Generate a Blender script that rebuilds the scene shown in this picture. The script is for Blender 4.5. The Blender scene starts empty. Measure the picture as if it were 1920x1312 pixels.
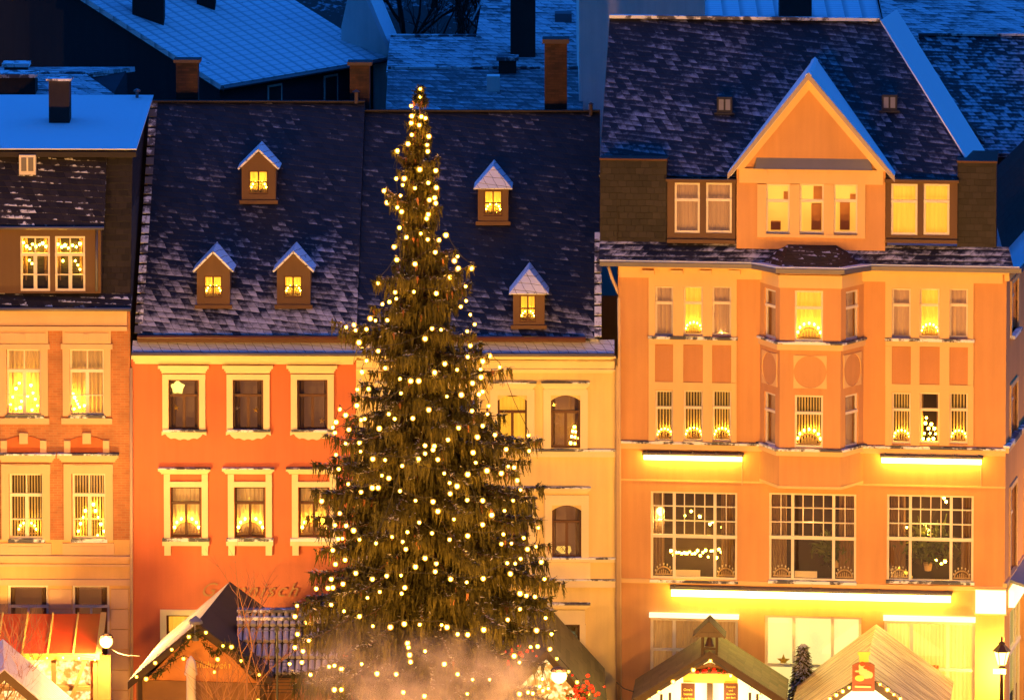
import bpy, math, random
import numpy as np
from mathutils import Vector, Matrix
rnd = random.Random(7)
R = math.radians
SC = bpy.context.scene
COL = SC.collection
# ------------------------------------------------------------------ camera
PITCH, VIEW, DIST = R(4), R(10), 170.0
OFF = math.tan(VIEW - PITCH)
F_PX = 60 * DIST / math.cos(VIEW) * math.cos(VIEW - PITCH)
ZC = 42.45
CAM = Vector((0, -DIST, ZC))
FWD = Vector((0, math.cos(PITCH), -math.sin(PITCH)))
UP = Vector((0, math.sin(PITCH), math.cos(PITCH)))
cd = bpy.data.cameras.new('camera'); cam = bpy.data.objects.new('camera', cd); COL.objects.link(cam)
cam.location = CAM; cam.rotation_euler = (math.pi / 2 - PITCH, 0, 0)
cd.sensor_width = 36; cd.lens = 36 * F_PX / 1920; cd.shift_y = -OFF * F_PX / 1920
cd.clip_start = 1; cd.clip_end = 4000
SC.camera = cam
# ------------------------------------------------------------------ sky, exposure
SUN_EL, SUN_ROT = R(5.0), R(0)
EXPO = 2.2                         # a long exposure at dusk
EK = 2 ** -EXPO
W = bpy.data.worlds.new('World'); SC.world = W; W.use_nodes = True
nt = W.node_tree; bg = nt.nodes['Background']
sky = nt.nodes.new('ShaderNodeTexSky'); sky.sky_type = 'NISHITA'; sky.sun_disc = False
sky.sun_elevation = SUN_EL; sky.sun_rotation = SUN_ROT; sky.ozone_density = 6.0; sky.dust_density = 0.2; sky.air_density = 1.5
tint = nt.nodes.new('ShaderNodeMix'); tint.data_type = 'RGBA'; tint.blend_type = 'MULTIPLY'; tint.inputs[0].default_value = 1
tint.inputs[7].default_value = (0.22, 0.57, 1.0, 1)
tc = nt.nodes.new('ShaderNodeTexCoord'); sx = nt.nodes.new('ShaderNodeSeparateXYZ'); mr = nt.nodes.new('ShaderNodeMapRange'); mr.interpolation_type = 'SMOOTHSTEP'
mr.inputs[1].default_value = -.75; mr.inputs[2].default_value = .35; mr.inputs[3].default_value = .20; mr.inputs[4].default_value = 1.9       # the afterglow is behind the houses
nt.links.new(tc.outputs['Generated'], sx.inputs[0]); nt.links.new(sx.outputs[1], mr.inputs[0])
glow = nt.nodes.new('ShaderNodeMix'); glow.data_type = 'RGBA'; glow.blend_type = 'MULTIPLY'; glow.inputs[0].default_value = 1
nt.links.new(sky.outputs[0], tint.inputs[6]); nt.links.new(tint.outputs[2], glow.inputs[6]); nt.links.new(mr.outputs[0], glow.inputs[7]); nt.links.new(glow.outputs[2], bg.inputs[0])
bg.inputs[1].default_value = 0.15
SC.view_settings.view_transform = 'Standard'; SC.view_settings.look = 'None'
SC.view_settings.exposure = EXPO; SC.view_settings.gamma = 1
SC.cycles.use_denoising = True
SC.cycles.max_bounces = 6; SC.cycles.diffuse_bounces = 3; SC.cycles.transparent_max_bounces = 12
SC.cycles.volume_step_rate = 3; SC.cycles.volume_max_steps = 64
SC.cycles.caustics_reflective = False; SC.cycles.caustics_refractive = False
SC.cycles.sample_clamp_indirect = 4
WARM = (1.0, 0.43, 0.075)          # colour of the square's sodium lamps
LAMP_POWER = 25000

# ------------------------------------------------------------------ helpers: pixels to rays, frames
def ray(px, py):
    return (FWD + Vector((1, 0, 0)) * ((px - 960) / F_PX) + UP * ((656 - py) / F_PX - OFF)).normalized()
def P(px, py, Y):
    d = ray(px, py); t = (Y - CAM.y) / d.y
    return CAM + d * t
def PZ(px, py, z):
    d = ray(px, py); return CAM + d * ((z - CAM.z) / d.z)
def hit(px, py, p0, n):
    d = ray(px, py); return CAM + d * ((p0 - CAM).dot(n) / d.dot(n))
class Frame:
    def __init__(s, ox, oy, yaw=0, oz=0):
        s.M = Matrix.Translation((ox, oy, oz)) @ Matrix.Rotation(yaw, 4, 'Z'); s.I = s.M.inverted(); s.yaw = yaw
        s.o = Vector((ox, oy, oz))
        s.ci = s.I @ CAM
    def rl(s, px, py): return s.I.to_3x3() @ ray(px, py)
    def L(s, px, py, d=0.0):
        r = s.rl(px, py); t = (d - s.ci.y) / r.y; p = s.ci + r * t
        return p.x, p.z
    def L3(s, px, py, d=0.0):
        x, z = s.L(px, py, d); return Vector((x, d, z))
    def plane(s, px, py, p0, n):
        r = s.rl(px, py); return s.ci + r * ((Vector(p0) - s.ci).dot(n) / r.dot(n))
    def w(s, v): return s.M @ Vector(v)
    def rect(s, px0, py0, px1, py1, d=0.0):
        x0, z1 = s.L(px0, py0, d); x1, z0 = s.L(px1, py1, d); xm, zt = s.L((px0 + px1) / 2, py0, d); xm, zb = s.L((px0 + px1) / 2, py1, d)
        return x0, x1, zb, zt

# ------------------------------------------------------------------ helpers: meshes and objects
class MB:
    def __init__(s): s.v = []; s.f = []; s.m = []; s.c = [(0, 0)]
    def cut(s):
        if len(s.f) > s.c[-1][1]: s.c.append((len(s.v), len(s.f)))
    def parts(s, name, mats, parent=None):      # every piece between two cuts becomes a part of its own
        s.cut()
        for (v0, f0), (v1, f1) in zip(s.c[:-1], s.c[1:]):
            m = MB(); m.v = s.v[v0:v1]; m.f = [tuple(i - v0 for i in f) for f in s.f[f0:f1]]; m.m = s.m[f0:f1]; m.build(name, mats, parent)
    def poly(s, pts, m=0):
        i = len(s.v); s.v += [tuple(p) for p in pts]; s.f.append(tuple(range(i, i + len(pts)))); s.m.append(m)
    def hexa(s, b, t, m=0):      # two quads, bottom and top, same winding
        i = len(s.v); s.v += [tuple(p) for p in b] + [tuple(p) for p in t]; n = len(b)
        s.f.append(tuple(range(i + n - 1, i - 1, -1))); s.f.append(tuple(range(i + n, i + 2 * n)))
        for k in range(n): s.f.append((i + k, i + (k + 1) % n, i + n + (k + 1) % n, i + n + k))
        s.m += [m] * (n + 2)
    def box(s, x0, x1, y0, y1, z0, z1, m=0):
        s.hexa([(x0, y0, z0), (x1, y0, z0), (x1, y1, z0), (x0, y1, z0)], [(x0, y0, z1), (x1, y0, z1), (x1, y1, z1), (x0, y1, z1)], m)
    def slab(s, pts, th, m=0, m2=None):   # planar polygon (top) given thickness downwards along its normal
        p = [Vector(q) for q in pts]; n = Vector((0, 0, 0))
        for k in range(len(p)):
            a, b = p[k], p[(k + 1) % len(p)]; n += a.cross(b)
        n.normalize()
        if n.z < 0: p.reverse(); n = -n
        s.hexa([q - n * th for q in p], p, m)
    def prism(s, prof, y0, y1, m=0):      # x,z profile extruded in y
        s.hexa([(x, y0, z) for x, z in prof], [(x, y1, z) for x, z in prof], m)
    def tube(s, pts, r, n=6, m=0):
        pts = [Vector(p) for p in pts]; rs = r if isinstance(r, (list, tuple)) else [r] * len(pts)
        i = len(s.v)
        for k, p in enumerate(pts):
            d = (pts[min(k + 1, len(pts) - 1)] - pts[max(k - 1, 0)]).normalized()
            a = d.orthogonal().normalized() if abs(d.z) > .99 else Vector((0, 0, 1)).cross(d).normalized(); b = d.cross(a)
            for j in range(n):
                t = 2 * math.pi * j / n; s.v.append(tuple(p + (a * math.cos(t) + b * math.sin(t)) * rs[k]))
        for k in range(len(pts) - 1):
            for j in range(n):
                q = i + k * n; s.f.append((q + j, q + (j + 1) % n, q + n + (j + 1) % n, q + n + j)); s.m.append(m)
        s.f.append(tuple(range(i + n - 1, i - 1, -1))); s.f.append(tuple(range(i + (len(pts) - 1) * n, i + len(pts) * n))); s.m += [m, m]
    def lathe(s, c, prof, n=12, m=0, rot=0.0):
        i = len(s.v)
        for r, z in prof:
            for j in range(n):
                t = 2 * math.pi * j / n + rot; s.v.append((c[0] + r * math.cos(t), c[1] + r * math.sin(t), c[2] + z))
        for k in range(len(prof) - 1):
            for j in range(n):
                q = i + k * n; s.f.append((q + j, q + (j + 1) % n, q + n + (j + 1) % n, q + n + j)); s.m.append(m)
        s.f.append(tuple(range(i + n - 1, i - 1, -1))); s.f.append(tuple(range(i + (len(prof) - 1) * n, i + len(prof) * n))); s.m += [m, m]
    def ball(s, c, r, n=8, k=5, m=0, sz=1.0):
        s.lathe(c, [(max(.02, math.sin(math.pi * j / k)) * r, -math.cos(math.pi * j / k) * r * sz) for j in range(k + 1)], n, m)
    def build(s, name, mats, parent=None, smooth=False, xf=None):
        me = bpy.data.meshes.new(name); v = s.v
        if xf is not None: v = [tuple(xf @ Vector(p)) for p in v]
        me.from_pydata(v, [], s.f)
        mats = mats if isinstance(mats, (list, tuple)) else [mats]
        for q in mats: me.materials.append(q)
        me.polygons.foreach_set('material_index', s.m)
        uv = me.uv_layers.new(name='UVMap').data
        for p in me.polygons:
            n = p.normal
            if abs(n.z) > .995: u, w = Vector((1, 0, 0)), Vector((0, 1, 0))
            else: u = Vector((0, 0, 1)).cross(n).normalized(); w = n.cross(u)
            for li in p.loop_indices:
                c = me.vertices[me.loops[li].vertex_index].co; uv[li].uv = (c.dot(u), c.dot(w))
        if smooth: me.polygons.foreach_set('use_smooth', [True] * len(me.polygons))
        o = bpy.data.objects.new(name, me); COL.objects.link(o)
        if parent is not None: o.parent = parent
        return o
def tag(o, label=None, cat=None, group=None, kind=None):
    for k, v in (('label', label), ('category', cat), ('group', group), ('kind', kind)):
        if v: o[k] = v
    return o
def thing(name, label, cat, loc=(0, 0, 0), rz=0.0, group=None):
    o = bpy.data.objects.new(name, None); COL.objects.link(o); o.location = loc; o.rotation_euler = (0, 0, rz); o.empty_display_size = .2
    return tag(o, label, cat, group)
def house(name, label, F, cat='house'):
    return thing(name, label, cat, F.o, F.yaw)
KIDS = {}
def copy_tree(o, parent=None):
    c = o.copy(); COL.objects.link(c); c.parent = parent
    for ch in o.children: copy_tree(ch, c)
    return c
def lamp(name, loc, power, color, radius=.1, parent=None, spot=None, rot=None):
    l = bpy.data.lights.new(name, 'SPOT' if spot else 'POINT'); l.energy = power * EK; l.color = color; l.shadow_soft_size = radius
    if spot: l.spot_size = spot; l.spot_blend = .6
    o = bpy.data.objects.new(name, l); COL.objects.link(o); o.location = loc
    if rot: o.rotation_euler = rot
    if parent is not None: o.parent = parent
    return o

# ------------------------------------------------------------------ materials
class NT:
    def __init__(s, name):
        s.mat = bpy.data.materials.new(name); s.mat.use_nodes = True; s.t = s.mat.node_tree
        s.b = s.t.nodes['Principled BSDF']; s.out = s.t.nodes['Material Output']
    def n(s, typ, **kw):
        x = s.t.nodes.new(typ)
        for k, v in kw.items(): setattr(x, k, v)
        return x
    def put(s, sock, v):
        if isinstance(v, (int, float)): sock.default_value = v
        elif isinstance(v, tuple): sock.default_value = v if len(v) == 4 or sock.type == 'VECTOR' else v + (1,)
        else: s.t.links.new(v, sock)
    def m(s, op, a, b=0.0, c=0.0):
        x = s.n('ShaderNodeMath', operation=op)
        for i, v in enumerate((a, b, c)): s.put(x.inputs[i], v)
        return x.outputs[0]
    def ss(s, lo, hi, v):
        x = s.n('ShaderNodeMapRange', interpolation_type='SMOOTHSTEP'); s.put(x.inputs[0], v); x.inputs[1].default_value = lo; x.inputs[2].default_value = hi
        return x.outputs[0]
    def lin(s, v, a, b, c, d):
        x = s.n('ShaderNodeMapRange'); s.put(x.inputs[0], v)
        for i, q in enumerate((a, b, c, d)): x.inputs[i + 1].default_value = q
        return x.outputs[0]
    def mix(s, f, a, b, blend='MIX'):
        x = s.n('ShaderNodeMix', data_type='RGBA', blend_type=blend); s.put(x.inputs[0], f); s.put(x.inputs[6], a); s.put(x.inputs[7], b)
        return x.outputs[2]
    def noise(s, vec, scale, detail=3.0, rough=.55):
        x = s.n('ShaderNodeTexNoise'); s.put(x.inputs['Vector'], vec); x.inputs['Scale'].default_value = scale; x.inputs['Detail'].default_value = detail; x.inputs['Roughness'].default_value = rough
        return x.outputs[0]
    def scale(s, vec, sc):
        x = s.n('ShaderNodeMapping'); s.put(x.inputs[0], vec); x.inputs[3].default_value = sc; return x.outputs[0]
    def bump(s, h, strength=.3, dist=.02):
        x = s.n('ShaderNodeBump'); x.inputs['Strength'].default_value = strength; x.inputs['Distance'].default_value = dist; s.put(x.inputs['Height'], h)
        s.put(s.b.inputs['Normal'], x.outputs[0])
    def uv(s): return s.n('ShaderNodeTexCoord').outputs['UV']
    def ob(s): return s.n('ShaderNodeTexCoord').outputs['Object']
def plain(name, col, rough=.75, var=.12, sc=6.0, bump=.15, metal=0.0):
    t = NT(name); o = t.ob(); n = t.noise(o, sc, 5); n2 = t.noise(o, sc * .17, 3)
    f = t.m('ADD', t.m('MULTIPLY', t.m('SUBTRACT', n, .5), var), t.m('MULTIPLY', t.m('SUBTRACT', n2, .5), var * 1.6))
    c = t.mix(1.0, col, t.n('ShaderNodeCombineColor').outputs[0], 'MULTIPLY')
    cc = t.t.nodes[-1]
    comb = [x for x in t.t.nodes if x.type == 'COMBINE_COLOR'][-1]
    g = t.m('ADD', 1.0, f)
    for i in range(3): t.put(comb.inputs[i], g)
    t.put(t.b.inputs['Base Color'], c); t.b.inputs['Roughness'].default_value = rough; t.b.inputs['Metallic'].default_value = metal
    t.b.inputs['Specular IOR Level'].default_value = .3
    if bump: t.bump(n, bump, .02)
    return t.mat
def emit(name, col, strength, base=(.8, .8, .8)):
    t = NT(name); t.put(t.b.inputs['Base Color'], base); t.put(t.b.inputs['Emission Color'], col); t.b.inputs['Emission Strength'].default_value = strength * EK
    return t.mat
def stucco(name, col, dirt=.24):
    t = NT(name); o = t.ob(); fine = t.noise(o, 34, 4); big = t.noise(t.scale(o, (.35, .35, .16)), 1.6, 5, .6); st = t.noise(t.scale(o, (2.2, 2.2, .12)), 2.0, 4)
    f = t.m('ADD', t.m('MULTIPLY', t.m('SUBTRACT', big, .5), dirt * 2), t.m('MULTIPLY', t.m('SUBTRACT', st, .5), dirt))
    f = t.m('ADD', f, t.m('MULTIPLY', t.m('SUBTRACT', fine, .5), .12))
    comb = t.n('ShaderNodeCombineColor'); g = t.m('ADD', 1.0, f)
    for i in range(3): t.put(comb.inputs[i], g)
    t.put(t.b.inputs['Base Color'], t.mix(1.0, col, comb.outputs[0], 'MULTIPLY')); t.b.inputs['Roughness'].default_value = .9; t.b.inputs['Specular IOR Level'].default_value = .15
    t.bump(fine, .35, .015)
    return t.mat
def brick(name, c1, c2, mortar, w=.25, h=.078):
    t = NT(name); b = t.n('ShaderNodeTexBrick'); t.put(b.inputs['Vector'], t.uv()); b.inputs['Color1'].default_value = c1 + (1,); b.inputs['Color2'].default_value = c2 + (1,); b.inputs['Mortar'].default_value = mortar + (1,)
    b.inputs['Scale'].default_value = 1; b.inputs['Mortar Size'].default_value = .008; b.inputs['Brick Width'].default_value = w; b.inputs['Row Height'].default_value = h; b.inputs['Mortar Smooth'].default_value = .1
    n = t.noise(t.ob(), 1.5, 5); c = t.mix(t.ss(.35, .7, n), b.outputs[0], t.mix(.35, b.outputs[0], (.12, .05, .03)))
    t.put(t.b.inputs['Base Color'], c); t.b.inputs['Roughness'].default_value = .9; t.bump(b.outputs[1], -.5, .01)
    return t.mat
def slate(name, base, w=.27, h=.20, slant=.14, skew=.55, z0=0, z1=10, s0=.2, s1=-.2, k_big=1.0, k_tile=.5, k_noise=.9, k_edge=.38, k_str=.75, snow=(.80, .82, .86), soft=.18, joint=.055):
    t = NT(name); s = t.n('ShaderNodeSeparateXYZ'); uv = t.uv(); t.put(s.inputs[0], uv)
    wob = t.m('MULTIPLY', t.m('SUBTRACT', t.noise(uv, 1.3, 3), .5), .10)
    u, v = s.outputs[0], t.m('ADD', s.outputs[1], wob)
    vp = t.m('DIVIDE', t.m('ADD', v, t.m('MULTIPLY', u, slant)), h); row = t.m('FLOOR', vp); fv = t.m('FRACT', vp)
    up = t.m('DIVIDE', t.m('ADD', t.m('ADD', u, t.m('MULTIPLY', fv, skew * h)), t.m('MULTIPLY', row, w * .43)), w)
    up = t.m('ADD', up, t.m('MULTIPLY', t.m('SUBTRACT', t.noise(uv, 2.4, 2), .5), .5))
    col = t.m('FLOOR', up); fu = t.m('FRACT', up)
    cb = t.n('ShaderNodeCombineXYZ'); t.put(cb.inputs[0], col); t.put(cb.inputs[1], row)
    wn = t.n('ShaderNodeTexWhiteNoise', noise_dimensions='2D'); t.put(wn.inputs['Vector'], cb.outputs[0]); rv = wn.outputs[0]
    big = t.noise(uv, .45, 4, .6); fin = t.noise(uv, 5.5, 5, .65)
    rot = t.n('ShaderNodeMapping'); t.put(rot.inputs[0], uv); rot.inputs[2].default_value = (0, 0, .35); rot.inputs[3].default_value = (1.0, 3.4, 1); stk = t.noise(rot.outputs[0], 2.6, 4, .6)
    so = t.n('ShaderNodeSeparateXYZ'); t.put(so.inputs[0], t.ob())
    zf = t.lin(so.outputs[2], z0, z1, s0, s1)
    q = t.m('ADD', zf, t.m('MULTIPLY', t.m('SUBTRACT', big, .5), k_big)); q = t.m('ADD', q, t.m('MULTIPLY', t.m('SUBTRACT', rv, .5), k_tile))
    q = t.m('ADD', q, t.m('MULTIPLY', t.m('SUBTRACT', fin, .5), k_noise)); q = t.m('ADD', q, t.m('MULTIPLY', t.m('SUBTRACT', .5, fv), k_edge)); q = t.m('ADD', q, t.m('MULTIPLY', t.m('SUBTRACT', fu, .5), k_edge * .22)); q = t.m('ADD', q, t.m('MULTIPLY', t.m('SUBTRACT', stk, .5), k_str))
    sm = t.ss(0, soft, q)
    jn = t.m('MULTIPLY', t.ss(joint * .5, joint * 1.6, fv), t.ss(joint * .3, joint * 1.2, fu))
    sm = t.m('MULTIPLY', sm, jn)
    g = t.m('MULTIPLY', t.m('ADD', .55, t.m('MULTIPLY', rv, .8)), t.m('ADD', .45, t.m('MULTIPLY', jn, .55)))  # shade of the gaps is put into the joint colour
    comb = t.n('ShaderNodeCombineColor')
    for i in range(3): t.put(comb.inputs[i], g)
    sl = t.mix(1.0, base, comb.outputs[0], 'MULTIPLY')
    t.put(t.b.inputs['Base Color'], t.mix(sm, sl, snow)); t.put(t.b.inputs['Roughness'], t.lin(sm, 0, 1, .55, .9)); t.b.inputs['Specular IOR Level'].default_value = .35
    hgt = t.m('ADD', t.m('ADD', t.m('MULTIPLY', t.m('SUBTRACT', 1.0, fv), .6), t.m('MULTIPLY', rv, .35)), t.m('MULTIPLY', jn, .4)); hgt = t.m('ADD', hgt, t.m('MULTIPLY', sm, .35))
    t.bump(hgt, .7, .035)
    return t.mat
def snowy(name, col=(.82, .85, .9), under=(.05, .05, .06), cover=.75, ribs=None):
    t = NT(name); o = t.ob(); n = t.noise(o, 3.0, 6, .65); n2 = t.noise(o, .4, 3)
    f = t.ss(0, .12, t.m('ADD', t.m('ADD', t.m('SUBTRACT', n, .5), t.m('MULTIPLY', t.m('SUBTRACT', n2, .5), .8)), cover - .5))
    if ribs:
        s = t.n('ShaderNodeSeparateXYZ'); t.put(s.inputs[0], t.uv())
        a = t.m('FRACT', t.m('DIVIDE', s.outputs[0], ribs[0])); b = t.m('FRACT', t.m('DIVIDE', s.outputs[1], ribs[1]))
        ln = t.m('MULTIPLY', t.ss(.04, .42, a), t.ss(.02, .22, b)); f = t.m('MULTIPLY', f, t.lin(ln, 0, 1, .50, 1))
        hb = t.m('ADD', t.m('MULTIPLY', t.m('ABSOLUTE', t.m('SUBTRACT', a, .5)), 1.0), n)
    else: hb = n
    t.put(t.b.inputs['Base Color'], t.mix(f, under, col)); t.b.inputs['Roughness'].default_value = .85; t.bump(hb, .4, .03)
    return t.mat
def glassmat(name, refl=.16, tintc=(.95, .95, .95)):
    t = NT(name); t.t.nodes.remove(t.b)
    tr = t.n('ShaderNodeBsdfTransparent'); tr.inputs[0].default_value = tintc + (1,); gl = t.n('ShaderNodeBsdfGlossy'); gl.inputs['Roughness'].default_value = .015; gl.inputs[0].default_value = (1, 1, 1, 1)
    bp = t.n('ShaderNodeBump'); bp.inputs['Strength'].default_value = .04; bp.inputs['Distance'].default_value = .01; t.put(bp.inputs['Height'], t.noise(t.ob(), 3.0, 2)); t.put(gl.inputs['Normal'], bp.outputs[0])
    lw = t.n('ShaderNodeFresnel'); lw.inputs[0].default_value = 1.5
    mx = t.n('ShaderNodeMixShader'); t.put(mx.inputs[0], t.m('ADD', refl, t.m('MULTIPLY', lw.outputs[0], .8))); t.put(mx.inputs[1], tr.outputs[0]); t.put(mx.inputs[2], gl.outputs[0]); t.put(t.out.inputs[0], mx.outputs[0])
    return t.mat
def cloth(name, col, em=0.0, emcol=(1, .6, .2)):
    t = NT(name); s = t.n('ShaderNodeSeparateXYZ'); t.put(s.inputs[0], t.ob()); n = t.noise(t.scale(t.ob(), (1, 1, .08)), 9, 3)
    t.put(t.b.inputs['Base Color'], t.mix(n, tuple(c * .75 for c in col), col)); t.b.inputs['Roughness'].default_value = .9
    if em: t.put(t.b.inputs['Emission Color'], t.mix(n, tuple(c * .6 for c in emcol), emcol)); t.b.inputs['Emission Strength'].default_value = em * EK
    return t.mat

M = {}
M['peach'] = stucco('peach_stucco', (.63, .33, .145)); M['peach_trim'] = stucco('peach_trim', (.80, .54, .25), .1); M['peach_dark'] = stucco('peach_panel', (.57, .275, .125))
M['red'] = stucco('red_stucco', (.63, .18, .085), .22); M['cream'] = stucco('cream_stucco', (.80, .63, .29)); M['cream_trim'] = stucco('cream_trim', (.85, .72, .44), .1)
M['ochre'] = stucco('ochre_stucco', (.72, .46, .20)); M['brick'] = brick('orange_brick', (.52, .20, .08), (.42, .15, .06), (.45, .26, .14)); M['stone'] = stucco('sandstone_trim', (.70, .46, .27), .14)
M['white'] = plain('white_paint', (.80, .72, .62), .5, .06, 8, 0); M['brown'] = plain('brown_frame_paint', (.10, .035, .022), .45, .2, 9, .05)
M['zinc'] = plain('zinc_sheet', (.16, .15, .17), .5, .25, 3, .05, .4); M['lead'] = plain('grey_ledge_sheet', (.22, .22, .26), .6, .2, 4, .1); M['pipe'] = plain('painted_downpipe', (.62, .44, .28), .5, .12, 4, 0)
M['snow'] = snowy('fresh_snow', cover=1.2); M['ledge_snow'] = snowy('dusted_ledge', under=(.10, .10, .12), cover=.55)
M['slate_red'] = slate('slate_roof_dusted', (.013, .014, .020), z0=12.6, z1=16.6, s0=.50, s1=-.19, k_big=.6, k_str=.5, snow=(.56, .56, .62), soft=.75)
M['slate_cream'] = slate('slate_roof_dark', (.013, .014, .020), z0=12.6, z1=14.6, s0=.30, s1=-.19, k_big=.6, k_str=.5, snow=(.54, .55, .62), soft=.75)
M['slate_peach'] = slate('slate_roof_streaked', (.014, .014, .021), w=.27, h=.20, z0=17.5, z1=22.5, s0=.10, s1=.04, k_big=.55, k_str=.5, k_tile=.4, snow=(.44, .45, .53), soft=.75)
M['slate_clad'] = slate('slate_cladding', (.019, .015, .017), w=.26, h=.20, slant=0, skew=0, s0=-.75, s1=-.75, joint=.04); M['slate_left'] = slate('slate_steep', (.026, .022, .024), w=.26, h=.2, slant=.05, z0=14, z1=17.2, s0=-.20, s1=-.36, k_edge=.6)
M['slate_flare'] = slate('slate_snow_covered', (.03, .03, .035), w=.32, h=.26, s0=.55, s1=.55, z0=0, z1=30, k_big=.5, k_edge=.3, joint=.05); M['slate_wing'] = slate('slate_wing', (.014, .014, .021), w=.22, h=.16, slant=.06, z0=15, z1=22, s0=.22, s1=.12, k_big=.7, k_str=.5, snow=(.5, .52, .6), soft=.4)
M['slate_skirt'] = slate('slate_skirt', (.02, .02, .028), w=.32, h=.22, slant=0, skew=-.8, s0=.10, s1=.10, z0=0, z1=30, k_big=1.5, k_tile=.18, snow=(.6, .6, .66), soft=.45)
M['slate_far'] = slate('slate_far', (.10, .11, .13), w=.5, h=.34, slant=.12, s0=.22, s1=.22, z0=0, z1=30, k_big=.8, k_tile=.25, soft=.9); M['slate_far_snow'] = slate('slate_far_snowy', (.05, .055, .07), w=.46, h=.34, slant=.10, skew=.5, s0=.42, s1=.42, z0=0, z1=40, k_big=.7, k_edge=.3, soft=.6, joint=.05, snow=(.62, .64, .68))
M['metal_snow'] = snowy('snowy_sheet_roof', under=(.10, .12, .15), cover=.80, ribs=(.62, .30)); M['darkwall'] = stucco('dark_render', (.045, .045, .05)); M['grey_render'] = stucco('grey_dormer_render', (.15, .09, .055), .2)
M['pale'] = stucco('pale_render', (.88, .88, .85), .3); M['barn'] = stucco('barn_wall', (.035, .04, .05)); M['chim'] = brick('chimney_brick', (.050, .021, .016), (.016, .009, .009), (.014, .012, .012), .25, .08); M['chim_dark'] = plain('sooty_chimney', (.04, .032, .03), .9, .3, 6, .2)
M['soot_cap'] = plain('chimney_cap', (.08, .06, .06), .9); M['glass'] = glassmat('window_glass', .05); M['glass_dark'] = glassmat('dark_window_glass', .10)
M['curtain'] = cloth('net_curtain_glow', (.58, .42, .32), .26, (1, .38, .14)); M['curtain_lit'] = cloth('lit_net_curtain', (.5, .38, .2), 1.45, (1, .42, .025)); M['curtain_warm'] = cloth('warm_curtain_glow', (.65, .5, .35), .26, (1, .42, .10))  # curtains emit by themselves, window light is put into the cloth
M['cupboard'] = plain('cupboard_wood', (.55, .25, .09), .6, .2, 5, 0); M['drape'] = cloth('brown_drape', (.26, .16, .10)); M['room_warm'] = emit('dim_room_glow', (1, .34, .12), .16, (.12, .06, .035)); M['room_dark'] = plain('dark_room', (.022, .012, .013), .9, .3, 2, 0); M['room_lit'] = emit('lit_room_wall', (1, .44, .045), 1.1, (.6, .5, .35)); M['shop_white'] = emit('shop_interior', (1, .80, .26), 1.05); M['shop_yellow'] = emit('shop_blind_lit', (1, .66, .05), .8); M['blind'] = cloth('vertical_blind_glow', (.66, .50, .28), .34, (1, .48, .06))  # blind slats and dim room wall emit, light put into their material
M['bulb'] = emit('warm_bulb', (1.0, .42, .022), 115); 
def halo_shell(name, col, st, clear):
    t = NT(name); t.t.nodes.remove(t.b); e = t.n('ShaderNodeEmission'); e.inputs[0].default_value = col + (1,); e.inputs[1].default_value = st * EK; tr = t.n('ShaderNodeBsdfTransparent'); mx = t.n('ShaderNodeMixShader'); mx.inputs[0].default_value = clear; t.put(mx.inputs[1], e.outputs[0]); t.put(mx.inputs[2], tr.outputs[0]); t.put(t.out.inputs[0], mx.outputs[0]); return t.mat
M['halo'] = halo_shell('bulb_halo', (1, .38, .03), 3.2, .76)  # glowing shell added round each bulb to draw its lens halo
M['candle'] = emit('candle_bulb', (1.0, .50, .03), 115); M['stallbulb'] = emit('stall_bulb', (1, .50, .03), 26); M['tube'] = emit('light_strip', (1, .78, .10), 24); M['sign_white'] = emit('lit_sign_face', (1, .84, .34), 2.2); M['lantern'] = emit('lantern_glass', (1, .58, .09), 11, (.4, .25, .1))
M['socket'] = plain('bulb_socket', (.012, .02, .012), .6); M['wire'] = plain('black_cable', (.02, .02, .018), .6, .1, 5, 0); M['arch'] = plain('candle_arch_wood', (.60, .42, .24), .7, .15, 8, 0); M['iron'] = plain('lamp_iron', (.05, .022, .015), .5, .2, 6, .1)

# ------------------------------------------------------------------ facade pieces
class Facet:
    def __init__(s, p0=(0, 0), ang=0.0): s.p = Vector((p0[0], p0[1], 0)); s.t = Vector((math.cos(ang), math.sin(ang), 0)); s.n = Vector((-math.sin(ang), math.cos(ang), 0))
    def pt(s, a, y, z): return s.p + s.t * a + s.n * y + Vector((0, 0, z))
    def box(s, mb, a0, a1, y0, y1, z0, z1, m=0):
        mb.hexa([s.pt(a0, y0, z0), s.pt(a1, y0, z0), s.pt(a1, y1, z0), s.pt(a0, y1, z0)], [s.pt(a0, y0, z1), s.pt(a1, y0, z1), s.pt(a1, y1, z1), s.pt(a0, y1, z1)], m)
FLAT = Facet()
def wall_open(mb, fc, a0, a1, z0, z1, holes, depth=.22, mats=None, m=0):
    xs = sorted({a0, a1} | {h[i] for h in holes for i in (0, 1) if a0 < h[i] < a1}); zs = sorted({z0, z1} | {h[i] for h in holes for i in (2, 3) if z0 < h[i] < z1})
    for i in range(len(xs) - 1):
        for j in range(len(zs) - 1):
            cx, cz = (xs[i] + xs[i + 1]) / 2, (zs[j] + zs[j + 1]) / 2
            if any(h[0] < cx < h[1] and h[2] < cz < h[3] for h in holes): continue
            mm = mats(cx, cz) if mats else m
            mb.poly([fc.pt(xs[i], 0, zs[j]), fc.pt(xs[i + 1], 0, zs[j]), fc.pt(xs[i + 1], 0, zs[j + 1]), fc.pt(xs[i], 0, zs[j + 1])], mm)
    for h in holes:
        a, b, c, d = h[:4]; mm = mats((a + b) / 2, d) if mats else m
        for p, q in (((a, c), (a, d)), ((a, d), (b, d)), ((b, d), (b, c)), ((b, c), (a, c))):
            mb.poly([fc.pt(p[0], 0, p[1]), fc.pt(q[0], 0, q[1]), fc.pt(q[0], depth, q[1]), fc.pt(p[0], depth, p[1])], mm)
def spec(fw=.06, v=(), h=()): return dict(fw=fw, v=v, h=h)
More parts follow.
